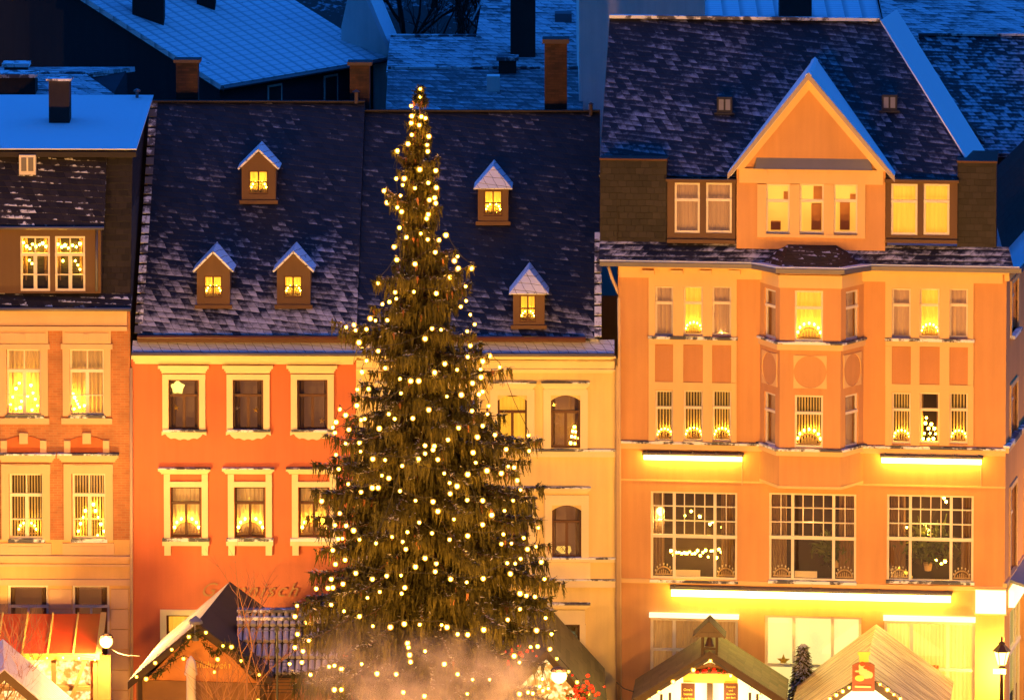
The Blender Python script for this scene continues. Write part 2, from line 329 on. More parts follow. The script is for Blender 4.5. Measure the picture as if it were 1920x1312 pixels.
T1 = spec(.065, (), ((.66, 0, 1, .085),))
TC = spec(.06, ((.5, 0, .68, .085),), ((.68, 0, 1, .085),))
TCM = spec(.065, ((.5, 0, .66, .11), (.5, .70, 1, .035)), ((.67, 0, 1, .10), (.30, 0, 1, .03)))
CROSS = spec(.05, ((.5, 0, 1, .05),), ((.5, 0, 1, .04),))
BIG = spec(.07, ((.27, 0, 1, .09), (.74, 0, 1, .09), (.135, .5, 1, .028), (.87, .5, 1, .028), (.3875, .5, 1, .028), (.505, .5, 1, .028), (.6225, .5, 1, .028)), ((.49, 0, 1, .10), (.665, 0, 1, .028), (.83, 0, 1, .028)))
SHOP = spec(.09, ((.30, 0, 1, .10), (.70, 0, 1, .10)), ((.60, 0, 1, .10),))
def window(parent, fc, h, sp, fm, content='curtain', cm=None, rec=.13, glass=None, name='window', flat=False, panes=True, cdep=.24, seed=0):
    """frame (part) > pane and curtain (sub-parts); flat=True when the parent is itself a part"""
    a0, a1, z0, z1 = h[:4]; w, hh = a1 - a0, z1 - z0; mb = MB(); f = sp['fw']
    fc.box(mb, a0, a0 + f, rec, rec + .07, z0, z1); fc.box(mb, a1 - f, a1, rec, rec + .07, z0, z1); fc.box(mb, a0 + f, a1 - f, rec, rec + .07, z1 - f, z1); fc.box(mb, a0 + f, a1 - f, rec, rec + .07, z0, z0 + f * 1.15)
    for k, (q, lo, hi, wd) in enumerate(sp['v']):
        x = a0 + q * w; fc.box(mb, x - wd / 2, x + wd / 2, rec - .004 - .003 * k, rec + .058, z0 + lo * hh, z0 + hi * hh)
    for k, (q, lo, hi, wd) in enumerate(sp['h']):
        z = z0 + q * hh; fc.box(mb, a0 + lo * w, a0 + hi * w, rec - .030 - .003 * k, rec + .052, z - wd / 2, z + wd / 2)
    wo = mb.build('window_frame' if flat else name, fm, parent); sub = parent if flat else wo
    g = MB(); g.poly([fc.pt(a0 + .01, rec + .04, z0), fc.pt(a1 - .01, rec + .04, z0), fc.pt(a1 - .01, rec + .04, z1), fc.pt(a0 + .01, rec + .04, z1)]); g.build('pane', glass or M['glass'], sub)
    y = rec + cdep
    if content == 'curtain':
        c = MB(); n = max(8, int(w / .035)); rr = random.Random(seed + int(a0 * 91 + z0 * 37)); pts = []
        gapc = .5 + rr.uniform(-.1, .1)
        for i in range(n + 1):
            x = a0 - .06 + (w + .12) * i / n; pts.append((x, y + .022 * math.sin(i * 1.9 + rr.uniform(-.4, .4)) + .012 * math.sin(i * .7)))
        for i in range(n): c.poly([fc.pt(pts[i][0], pts[i][1], z0 - .05), fc.pt(pts[i + 1][0], pts[i + 1][1], z0 - .05), fc.pt(pts[i + 1][0], pts[i + 1][1], z1 + .05), fc.pt(pts[i][0], pts[i][1], z1 + .05)])
        c.build('curtain', cm or M['curtain'], sub, True)
    elif content == 'slats':
        c = MB(); n = max(4, int(w / .085))
        for i in range(n):
            x = a0 + w * (i + .5) / n; k = .026; c.hexa([fc.pt(x - k, y + .03, z0), fc.pt(x + k, y - .02, z0), fc.pt(x + k, y - .015, z0), fc.pt(x - k, y + .035, z0)], [fc.pt(x - k, y + .03, z1), fc.pt(x + k, y - .02, z1), fc.pt(x + k, y - .015, z1), fc.pt(x - k, y + .035, z1)])
        c.build('blind', cm or M['blind'], sub)
        b = MB(); b.poly([fc.pt(a0 - .1, y + .35, z0 - .1), fc.pt(a1 + .1, y + .35, z0 - .1), fc.pt(a1 + .1, y + .35, z1 + .1), fc.pt(a0 - .1, y + .35, z1 + .1)]); b.build('room', M['room_dark'], sub)
    if content == 'dark' and w > .4:
        c = MB(); rr = random.Random(seed + int(a0 * 53 + z0 * 17))
        for e0, e1 in ((a0 - .04, a0 + w * rr.uniform(.12, .24)), (a1 - w * rr.uniform(.12, .24), a1 + .04)):
            n = max(4, int((e1 - e0) / .03)); pts = [(e0 + (e1 - e0) * i / n, y + .03 * math.sin(i * 2.0)) for i in range(n + 1)]
            for i in range(n): c.poly([fc.pt(pts[i][0], pts[i][1], z0 - .05), fc.pt(pts[i + 1][0], pts[i + 1][1], z0 - .05), fc.pt(pts[i + 1][0], pts[i + 1][1], z1 + .05), fc.pt(pts[i][0], pts[i][1], z1 + .05)])
            c.cut()
        c.parts('drape', M['drape'], sub)
    if content in ('lit', 'dark', 'shop'):
        b = MB(); e = .35; q = y + (.9 if content == 'dark' else .5)
        b.poly([fc.pt(a0 - e, q, z0 - e), fc.pt(a1 + e, q, z0 - e), fc.pt(a1 + e, q, z1 + e), fc.pt(a0 - e, q, z1 + e)])
        if content == 'lit':
            rr = random.Random(int(a0 * 7913) & 4095); fu = MB(); q0 = [rr.random() for _ in range(9)]; k = rr.uniform(-.1, .8)
            fu.box(a0 + w * k, a0 + w * (k + .4), q - .25, q - .02, z0, z0 + hh * rr.uniform(.14, .55)); fu.box(a0 + w * rr.uniform(.5, .7), a0 + w * rr.uniform(.8, 1.05), q - .2, q - .02, z0 + hh * .55, z0 + hh * rr.uniform(.7, .9)); fu.build('furniture', M['cupboard'], sub)
        b.build('room', cm or {'lit': M['room_lit'], 'dark': M['room_dark'], 'shop': M['shop_white']}[content], sub)
    return wo
def bar(mb, F, px0, py0, px1, py1, out, inn=-.05, m=0):
    x0, x1, z0, z1 = F.rect(px0, py0, px1, py1, -out); mb.box(x0, x1, -out, -inn if inn < 0 else inn, z0, z1, m)
def trim(mb, F, px0, py0, px1, py1, out, m=0):
    x0, x1, z0, z1 = F.rect(px0, py0, px1, py1, -out); mb.box(x0, x1, -out, .06, z0, z1, m)
def ledge(mb, F, px0, py0, px1, py1, out, m=0):
    """a sill or cornice: moulded profile, deepest at the top"""
    x0, x1, z0, z1 = F.rect(px0, py0, px1, py1, -out); h = z1 - z0
    mb.box(x0, x1, -out, .06, z1 - h * .38, z1, m); mb.box(x0 + out * .3, x1 - out * .3, -out * .6, .06, z0 + h * .3, z1 - h * .38 - .002, m); mb.box(x0 + out * .5, x1 - out * .5, -out * .35, .06, z0, z0 + h * .3 - .002, m)
def rectpoly(a): return a
def body(mb, x0, x1, y0, y1, z0, z1, m=0):
    mb.poly([(x0, y1, z0), (x0, y0, z0), (x0, y0, z1), (x0, y1, z1)], m); mb.poly([(x1, y0, z0), (x1, y1, z0), (x1, y1, z1), (x1, y0, z1)], m); mb.poly([(x1, y1, z0), (x0, y1, z0), (x0, y1, z1), (x1, y1, z1)], m)
def downpipe(parent, F, pts, r=.055, out=.12, mat=None):
    mb = MB(); mb.tube([F.L3(x, y, -out) for x, y in pts], r, 8); 
    for x, y in pts[1:-1]: pass
    return mb.build('downpipe', mat or M['pipe'], parent, True)

# ------------------------------------------------------------------ ground and hillside
def terr(x, y):
    if y < 13: return 0.0
    if y < 70: k = (y - 13) / 57; return 9.0 * k * k * (3 - 2 * k) + .6 * math.sin(x * .13) * k
    k = y - 70
    return 9.0 + .30 * k + .0004 * k * k + .6 * math.sin(x * .13 + y * .02)
def make_ground():
    mb = MB(); xs = [-1500, -600, -300, -150, -100, -70, -50, -40, -30, -20, -10, 0, 10, 20, 30, 40, 50, 70, 100, 150, 300, 600, 1500]
    ys = [-1500, -600, -300, -180, -90, -60, -40, -30, -20, -10, 0, 6, 13, 20, 28, 36, 45, 55, 70, 85, 100, 120, 150, 200, 300, 500, 900, 1500]
    for x in xs: pass
    idx = {}
    for j, y in enumerate(ys):
        for i, x in enumerate(xs): idx[i, j] = len(mb.v); mb.v.append((x, y, terr(x, y)))
    for j in range(len(ys) - 1):
        for i in range(len(xs) - 1): mb.f.append((idx[i, j], idx[i + 1, j], idx[i + 1, j + 1], idx[i, j + 1])); mb.m.append(0 if ys[j] < 13 else 1)
    pave = plain('wet_paving', (.045, .04, .038), .6, .3, 2, .2); hill = snowy('snowy_hillside', (.30, .34, .40), (.025, .03, .03), .42)
    tag(mb.build('ground', [pave, hill], None, True), kind='structure')
make_ground()

ARCHES = []      # (world matrix, width, lit, label)
def arch_at(F, fc, h, rec, lit, label, wf=.86, dx=0, lift=.07):
    a = (h[0] + h[1]) / 2 + dx; p = fc.pt(a, rec + .155, h[2] + lift); ang = math.atan2(fc.t.y, fc.t.x)
    ARCHES.append((F.M @ Matrix.Translation(p) @ Matrix.Rotation(ang, 4, 'Z'), (h[1] - h[0]) * wf, lit, label))

# ------------------------------------------------------------------ brick townhouse at the left edge
A = Frame(-14, .244, R(-1))
def house_a():
    F = A; H = house('townhouse', 'orange brick townhouse with snow covered flat roof, cut off by the left edge', F)
    x0 = F.L(-75, 800)[0]; x1 = F.L(245, 800)[0]; zt = F.L(120, 578)[1]
    zb1, zb0 = F.L(120, 600)[1], F.L(120, 1048)[1]
    up = [F.rect(12, 655, 78, 779), F.rect(130, 655, 196, 779)]; lo = [F.rect(17, 888, 82, 1011), F.rect(135, 888, 199, 1011)]; gr = [F.rect(-60, 1097, -8, 1160), F.rect(14, 1097, 92, 1300), F.rect(135, 1097, 206, 1300)]
    mb = MB(); wall_open(mb, FLAT, x0, x1, 0, zt, up + lo + gr, .2, lambda cx, cz: 0 if zb0 < cz < zb1 else 1); body(mb, x0, x1 - .001, .001, 8, 0, zt, 1)
    mb.build('wall', [M['brick'], M['ochre']], H)
    t = MB()
    trim(t, F, -75, 580, 238, 610, .10); trim(t, F, -75, 612, 238, 620, .16); t.build('frieze', M['stone'], H); t = MB()
    for a, b in ((-2, 90), (117, 208)):
        t.cut(); trim(t, F, a, 620, b, 644, .10); trim(t, F, a + 4, 624, b - 4, 640, .13); trim(t, F, a + 40, 626, b - 42, 638, .16)
        trim(t, F, a, 646, a + 14, 780, .09); trim(t, F, b - 14, 646, b, 780, .09); trim(t, F, a - 3, 645, b + 3, 655, .12)
        trim(t, F, a - 2, 784, b + 2, 795, .11)
        # arched field with keystone and springers
        xa, xb = F.L(a + 2, 830)[0], F.L(b - 2, 830)[0]; xm = (xa + xb) / 2; zs = F.L(100, 846)[1]; za = F.L(100, 818)[1]
        t.cut(); trim(t, F, a + 3, 826, a + 15, 852, .08); t.cut(); trim(t, F, b - 15, 826, b - 3, 852, .08); t.cut(); trim(t, F, (a + b) / 2 - 8, 812, (a + b) / 2 + 8, 832, .12)
    for a, b in ((-6, 104), (107, 222)):
        t.cut(); ledge(t, F, a, 854, b, 868, .22)
    for a, b in ((2, 94), (119, 212)):
        t.cut(); trim(t, F, a, 870, b, 881, .10); trim(t, F, a + 20, 872, b - 20, 879, .12); trim(t, F, a, 882, a + 15, 1013, .09); trim(t, F, b - 15, 882, b, 1013, .09); trim(t, F, a, 881, b, 888, .10)
        trim(t, F, a - 2, 1018, b + 2, 1040, .08); trim(t, F, a + 14, 1024, b - 14, 1034, .11)
    t.cut(); ledge(t, F, -75, 1042, 244, 1056, .16); t.cut(); trim(t, F, -75, 1086, 244, 1097, .12); trim(t, F, -75, 1057, 244, 1062, .08)
    t.cut()
    for y in range(1104, 1400, 38): trim(t, F, 208, y, 241, y + 36, .07)
    t.cut()
    for y in range(1104, 1400, 38): trim(t, F, 93, y, 134, y + 36, .05)
    t.parts('stone_trim', M['stone'], H)
    ar = MB()
    for a, b in ((-2, 90), (117, 208)):
        xa, xb = F.L(a + 4, 830)[0], F.L(b - 4, 830)[0]; xm = (xa + xb) / 2; zs, za = F.L(100, 851)[1], F.L(100, 817)[1]; w = (xb - xa) / 2
        pts = [(xm + w * math.cos(k * math.pi / 16), zs + (za - zs) * (.35 + .65 * math.sin(k * math.pi / 16)) if 0 < k < 16 else zs) for k in range(17)]
        ar.hexa([(x, -.035, z) for x, z in pts], [(x, .01, z) for x, z in pts]); ar.cut()
    ar.parts('brick_arch', plain('red_brick_arch', (.50, .13, .045), .9, .3, 9, .3), H)
    l = MB()
    for a, b in ((10, 82), (128, 198)): l.cut(); trim(l, F, a, 779, b, 784, .14)
    for a, b in ((-6, 104), (107, 222)): l.cut(); trim(l, F, a, 851, b, 854, .24)
    for a, b in ((15, 84), (133, 201)): l.cut(); trim(l, F, a, 1011, b, 1017, .13)
    l.parts('ledge', M['ledge_snow'], H)
    for k, h in enumerate(up): window(H, FLAT, h, TCM, M['white'], 'curtain', M['curtain_warm'], cdep=.5)
    for k, h in enumerate(lo): window(H, FLAT, h, TCM, M['white'], 'slats')
    for k, h in enumerate(gr): window(H, FLAT, h, spec(.08, ((.5, 0, .8, .06),), ((.80, 0, 1, .08),)), M['white'], 'dark', M['room_warm'], glass=M['glass_dark'])
    arch_at(F, FLAT, lo[0], .13, True, 'golden candle arch in the left window under the brick arches', .55, lift=.12)
    # mansard: eave strip, steep slope, wide dormer, snow roof
    e0 = F.L(120, 578, -.28)[1]; e1 = F.L(120, 550, .12)[1]; zm = F.L(120, 281, 1.0)[1]
    mb = MB(); mb.slab([(x0, -.28, e0), (x1 + .05, -.28, e0), (x1 + .05, .14, e1), (x0, .14, e1)], .08); mb.build('eave_strip', M['slate_left'], H)
    mb = MB(); mb.hexa([(x0, .14, e1 - .1), (x1, .14, e1 - .1), (x1, 7.5, e1 - .1), (x0, 7.5, e1 - .1)], [(x0, 1.0, zm), (x1 + .02, 1.0, zm), (x1 + .02, 7.5, zm), (x0, 7.5, zm)]); mb.build('mansard_wall', M['slate_clad'], H)
    dz0, dz1 = F.L(100, 550, -.02)[1], F.L(100, 429, -.02)[1]; dx1 = F.L(189, 480, -.02)[0]
    wins = [F.rect(38, 443, 94, 546, -.02), F.rect(103, 443, 160, 546, -.02)]
    df = Facet((0, -.02)); d = MB(); wall_open(d, df, x0, dx1, dz0, dz1, wins, .2); d.poly([(dx1, -.02, dz0), (dx1, 1.2, dz0), (dx1, 1.2, dz1), (dx1, -.02, dz1)]); dorm = d.build('dormer', M['grey_render'], H)
    for h in wins: window(dorm, df, h, TCM, M['white'], 'dark', rec=.03, flat=True)
    rr = MB(); rx1 = F.L(195, 420, -.2)[0]; rz0 = F.L(100, 427, -.2)[1]; rz1 = F.L(100, 283, .9)[1]
    rr.slab([(x0, -.2, rz0), (rx1, -.2, rz0), (rx1, .9, rz1), (x0, .9, rz1)], .10); rr.build('dormer_roof', M['slate_left'], dorm)
    g = MB(); g.tube([(x0, -.26, rz0), (rx1, -.26, rz0)], .055, 8); g.tube([(x0, -.34, e0 - .02), (x1 + .05, -.34, e0 - .02)], .06, 8); g.build('gutter', M['zinc'], H, True)
    downpipe(H, F, [(181, 430), (181, 546)], .04, .06, M['zinc'])
    sz0, sz1 = F.L(120, 279, .6)[1], F.L(120, 178, 6.6)[1]; sx0, sx1 = F.L(256, 279, .6)[0], F.L(288, 178, 6.6)[0]
    mb = MB(); mb.slab([(x0, .6, sz0), (sx0, .6, sz0), (sx1, 6.6, sz1), (x0, 6.6, sz1)], .035); rf = mb.build('roof', M['snow'], H)
    f = MB(); f.hexa([(x0, .56, sz0 - .26), (sx0, .56, sz0 - .26), (sx0, .72, sz0 - .26), (x0, .72, sz0 - .26)], [(x0, .56, sz0 - .10), (sx0 - .02, .56, sz0 - .10), (sx0 - .02, .72, sz0 - .10), (x0, .72, sz0 - .10)]); f.build('fascia', M['chim_dark'], rf)
    c = MB(); p = F.L3(111, 222, 3.4); w = .33; top = F.L(111, 152, 3.4)[1]; c.box(p.x - w, p.x + w, 3.4, 4.0, p.z - .8, top); c.build('chimney', M['chim_dark'], rf)
    cap = MB(); cap.box(p.x - w - .07, p.x + w + .07, 3.33, 4.07, top, top + .07); cap.build('chimney_cap', M['ledge_snow'], rf)
    v = MB(); q = F.L3(257, 178, 6.3); v.lathe(q, [(.05, -.2), (.05, .1), (.12, .11), (.10, .17), (.02, .2)], 8); v.build('vent', M['zinc'], rf)
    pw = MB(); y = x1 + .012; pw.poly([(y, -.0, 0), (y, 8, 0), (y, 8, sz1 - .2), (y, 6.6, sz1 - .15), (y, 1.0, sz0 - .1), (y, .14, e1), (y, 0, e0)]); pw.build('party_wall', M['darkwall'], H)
    # small round topped roof light in the dormer roof
    s = MB(); n = Vector((0, -(rz1 - rz0), 1.1)).normalized(); c0 = F.plane(52, 326, (0, -.2, rz0), n)
    s.box(c0.x - .26, c0.x + .26, c0.y - .10, c0.y + .2, c0.z - .02, c0.z + .60); s.build('roof_light', M['white'], dorm)
    s = MB(); s.box(c0.x - .19, c0.x - .03, c0.y - .12, c0.y - .09, c0.z + .1, c0.z + .52); s.box(c0.x + .03, c0.x + .19, c0.y - .12, c0.y - .09, c0.z + .1, c0.z + .52); s.build('roof_light_pane', M['zinc'], dorm)
    return H, up, lo
HA, A_UP, A_LO = house_a()

# ------------------------------------------------------------------ roof dormer with a little window
def gable_dormer(H, F, px0, px1, py_b, py_e, py_a, win, plane_p, plane_n, front_mat, roof_mat, label, hip=False):
    pxm = (px0 + px1) / 2; b = F.plane(pxm, py_b, plane_p, plane_n); d = b.y - .05
    x0, x1, z0, z1 = F.rect(px0, py_e, px1, py_b, d); za = F.L(pxm, py_a, d)[1]; fc = Facet((0, d)); h = F.rect(*win, d)
    slope = -plane_n[1] / plane_n[2]; back = lambda z: plane_p[1] + (z - plane_p[2]) / slope
    mb = MB(); wall_open(mb, fc, x0, x1, z0, z1, [h], .12)
    if not hip: mb.poly([(x0, d, z1), (x1, d, z1), ((x0 + x1) / 2, d, za - .05)])
    for x in (x0, x1): mb.poly([(x, d, z0), (x, back(z0) + .3, z0), (x, back(z1) + .3, z1), (x, d, z1)])
    mb.box(x0 - .07, x1 + .07, d - .06, d + .02, z0 - .07, z0 + .05)
    D = mb.build('dormer', front_mat, H); window(D, fc, h, CROSS, M['brown'], 'curtain', M['curtain_lit'], rec=.03, flat=True, cdep=.35)
    xm = (x0 + x1) / 2; o = .13; r = MB(); zr = za + .08; ze = z1 - .06
    if hip:
        ym = d + .35
        r.slab([(x0 - o, d - .12, ze), (xm, ym, zr), (xm, back(zr), zr), (x0 - o, back(ze), ze)], .06); r.slab([(x1 + o, d - .12, ze), (xm, ym, zr), (xm, back(zr), zr), (x1 + o, back(ze), ze)], .06); r.slab([(x0 - o, d - .12, ze), (x1 + o, d - .12, ze), (xm, ym, zr)], .06)
    else:
        r.slab([(x0 - o, d - .1, ze), (xm, d - .1, zr), (xm, back(zr), zr), (x0 - o, back(ze), ze)], .06); r.slab([(x1 + o, d - .1, ze), (xm, d - .1, zr), (xm, back(zr), zr), (x1 + o, back(ze), ze)], .06)
    r.build('dormer_roof', roof_mat, D)
    arch_at(F, fc, h, .03, True, label, .8)
def valance(mb, F, px0, px1, py0, py1, out):
    x0, x1, z0, z1 = F.rect(px0, py0, px1, py1, -out); n = 24; pts = [(x0, z1)]
    for i in range(n + 1):
        u = i / n; e = abs(u - .5) * 2; k = .35 + .65 * max(0, math.cos(e * math.pi * .5)) ** .6 if e < .80 else .45
        k = k - .18 * abs(math.sin(u * math.pi * 5)); pts.append((x0 + (x1 - x0) * u, z1 - (z1 - z0) * max(.12, k)))
    pts.append((x1, z1)); mb.hexa([(x, -out, z) for x, z in pts], [(x, .05, z) for x, z in pts])

def slope_roof(mb, F, a, b, c, dd, th=.14):
    mb.slab([a, b, c, dd], th)

# ------------------------------------------------------------------ red house
B1 = Frame(-8.3, .145, R(-1)); B2 = Frame(-.6, .01, R(-1))
def house_b1():
    F = B1; H = house('townhouse', 'orange red townhouse with white framed windows and three lit dormers', F)
    x0, x1 = F.L(247, 900)[0], F.L(668, 900)[0]; zt = F.L(450, 672)[1]
    up = [F.rect(316 + 120.5 * i, 712, 373 + 120.5 * i, 806) for i in range(3)]; lo = [F.rect(320 + 120 * i, 913, 377 + 120 * i, 1008) for i in range(3)]; gr = [F.rect(312, 1153, 370, 1262), F.rect(432, 1153, 490, 1262)]
    mb = MB(); wall_open(mb, FLAT, x0, x1, 0, zt, up + lo + gr, .2); body(mb, x0 + .001, x1 - .001, .001, 12, 0, zt); mb.build('wall', M['red'], H)
    t = MB(); ledge(t, F, 246, 668, 668, 684, .20); t.build('cornice', M['cream_trim'], H); t = MB()
    for i in range(3):
        a = 120.5 * i; t.cut()
        trim(t, F, 304 + a, 702, 316 + a, 808, .08); trim(t, F, 373 + a, 702, 385 + a, 808, .08); trim(t, F, 304 + a, 702, 385 + a, 712, .081)
        ledge(t, F, 296 + a, 686, 391 + a, 701, .20); valance(t, F, 303 + a, 387 + a, 809, 826, .12)
        b = 120 * i; t.cut()
        trim(t, F, 307 + b, 889, 319 + b, 1012, .08); trim(t, F, 378 + b, 889, 390 + b, 1012, .08); trim(t, F, 307 + b, 903, 390 + b, 913, .082); ledge(t, F, 296 + b, 880, 394 + b, 890, .18)
        trim(t, F, 304 + b, 1015, 392 + b, 1023, .16); trim(t, F, 308 + b, 1023, 320 + b, 1041, .10); trim(t, F, 378 + b, 1023, 390 + b, 1041, .10)
    for b in (0, 120): t.cut(); trim(t, F, 300 + b, 1143, 312 + b, 1262, .08); trim(t, F, 370 + b, 1143, 382 + b, 1262, .08); trim(t, F, 300 + b, 1143, 382 + b, 1153, .082)
    t.parts('window_surround', M['cream_trim'], H)
    l = MB()
    for i in range(3): trim(l, F, 305 + 120.5 * i, 806, 386 + 120.5 * i, 810, .14); l.cut(); trim(l, F, 304 + 120 * i, 1010, 392 + 120 * i, 1015, .18); l.cut(); trim(l, F, 296 + 120 * i, 878, 394 + 120 * i, 880, .19); l.cut()
    l.parts('ledge', M['ledge_snow'], H)
    for i, h in enumerate(up): window(H, FLAT, h, TC, M['brown'], 'dark', M['room_warm'], glass=M['glass'])
    nm = ('leftmost', 'middle', 'tree side')
    for i, h in enumerate(lo):
        window(H, FLAT, h, TC, M['brown'], 'curtain', M['curtain_warm']); arch_at(F, FLAT, h, .13, True, 'glowing candle arch in the %s lower window of the red house' % nm[i])
    for h in gr: window(H, FLAT, h, TC, M['brown'], 'curtain', M['curtain_lit'])
    # roof
    xe0, ze = F.L(258, 627, -.3); xe1 = F.L(668, 627, -.3)[0]; xr0, zr = F.L(289, 190, 6.0); xr1 = F.L(724, 190, 6.0)[0]
    sl = (zr - ze) / 6.3; n = Vector((0, -sl, 1)).normalized(); p0 = (0, -.3, ze)
    mb = MB(); mb.slab([(xe0, -.3, ze), (xe1, -.3, ze), (xe1, 6, zr), (xe0, 6, zr)], .16); mb.slab([(xe0, 12.3, ze), (xe1, 12.3, ze), (xe1, 6, zr), (xe0, 6, zr)], .16)
    rf = mb.build('roof', M['slate_red'], H)
    v = MB()      # slates laid over the verge, each with its lump of snow
    k = 0; s = -.28
    while s < 6.0:
        z = ze + (s + .3) * sl; v.slab([(xe0 - .10, s, z + .035), (xe0 + .14, s, z + .03), (xe0 + .14, s + .20, z + .20 * sl + .02), (xe0 - .10, s + .20, z + .20 * sl + .025)], .05); s += .265; k += 1
    v.build('verge', M['ledge_snow'], rf)
    r = MB(); r.box(xe0, xe1, 5.9, 6.1, zr - .02, zr + .03); r.build('ridge', M['chim_dark'], rf)
    b = MB(); y0 = F.L(450, 642, -.38)[1]; y1 = F.L(450, 628, -.38)[1]; b.box(xe0, xe1, -.40, -.2, y0, y1 - .02); b.tube([(xe0, -.45, y1 - .06), (xe1, -.45, y1 - .06)], .06, 8); b.build('snow_guard', M['brown'], rf)
    f0, f1 = F.L(450, 662, -.62)[1], F.L(450, 640, -.26)[1]; xa, xb = F.L(247, 660, -.6)[0], F.L(668, 660, -.6)[0]
    f = MB(); f.slab([(xa, -.62, f0), (xb, -.62, f0), (xb, -.16, f1), (xa, -.16, f1)], .07); f.build('eave_roof', M['slate_flare'], rf)
    g = MB(); g.tube([(xa, -.66, f0 - .02), (xb, -.66, f0 - .02)], .06, 8); g.build('gutter', M['zinc'], H, True)
    mb = MB(); zz = f0 - .05; mb.box(xa + .02, xb, -.60, -.03, zz - .06, zz); mb.build('soffit', M['cream_trim'], H)
    gb = MB()
    for x in (x0 + .002, x1 - .002): gb.poly([(x, 0, zt), (x, 12, zt), (x, 12, ze), (x, 6, zr - .1), (x, -.05, ze)]); gb.cut()
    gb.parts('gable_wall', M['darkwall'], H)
    gable_dormer(H, F, 453, 517, 378, 312, 283, (466, 320, 503, 364), p0, n, M['grey_render'], M['slate_flare'], 'glowing candle arch in the highest dormer on the red house roof')
    gable_dormer(H, F, 369, 431, 574, 504, 474, (382, 517, 417, 558), p0, n, M['grey_render'], M['slate_flare'], 'glowing candle arch in the lower dormer nearest the brick house')
    gable_dormer(H, F, 519, 582, 574, 504, 474, (532, 517, 567, 558), p0, n, M['grey_render'], M['slate_flare'], 'glowing candle arch in the lower dormer nearest the christmas tree')
    for (pa, pb, pt, pbm, mt) in ((330, 371, 118, 186, 'chim'), (656, 693, 122, 186, 'chim')):
        q0 = F.L(pa, 150, 6.5)[0]; q1 = F.L(pb, 150, 6.5)[0]; zt2 = F.L(350, pt, 6.5)[1]; c = MB(); c.box(q0, q1, 6.5, 7.1, zr - 1, zt2); c.build('chimney', M[mt], rf)
        c = MB(); c.box(q0 - .08, q1 + .08, 6.42, 7.18, zt2, zt2 + .10); c.build('chimney_cap', M['soot_cap'], rf)
    c = MB(); q = F.L3(668, 188, 5.7); c.lathe(q, [(.06, -.1), (.06, .26), (.13, .27), (.02, .34)], 8); c.build('vent', M['soot_cap'], rf)
    # script lettering on the wall
    cu = bpy.data.curves.new('lettering', 'FONT'); cu.body = 'Gumnisch  l'; cu.size = .62; cu.shear = .45; cu.extrude = .012; cu.space_character = 1.25
    o = bpy.data.objects.new('tmp', cu); COL.objects.link(o); dg = bpy.context.evaluated_depsgraph_get(); me = bpy.data.meshes.new_from_object(o.evaluated_get(dg)); bpy.data.objects.remove(o)
    lo_ = bpy.data.objects.new('lettering', me); COL.objects.link(lo_); lo_.parent = H; p = F.L3(374, 1117, -.06); lo_.location = p; lo_.rotation_euler = (math.pi / 2, 0, 0); me.materials.clear(); me.materials.append(plain('gilt_letters', (.50, .24, .09), .5, .05, 5, 0))
    downpipe(H, F, [(246, 690), (247, 1380)], .05, .10)
    return H
house_b1()

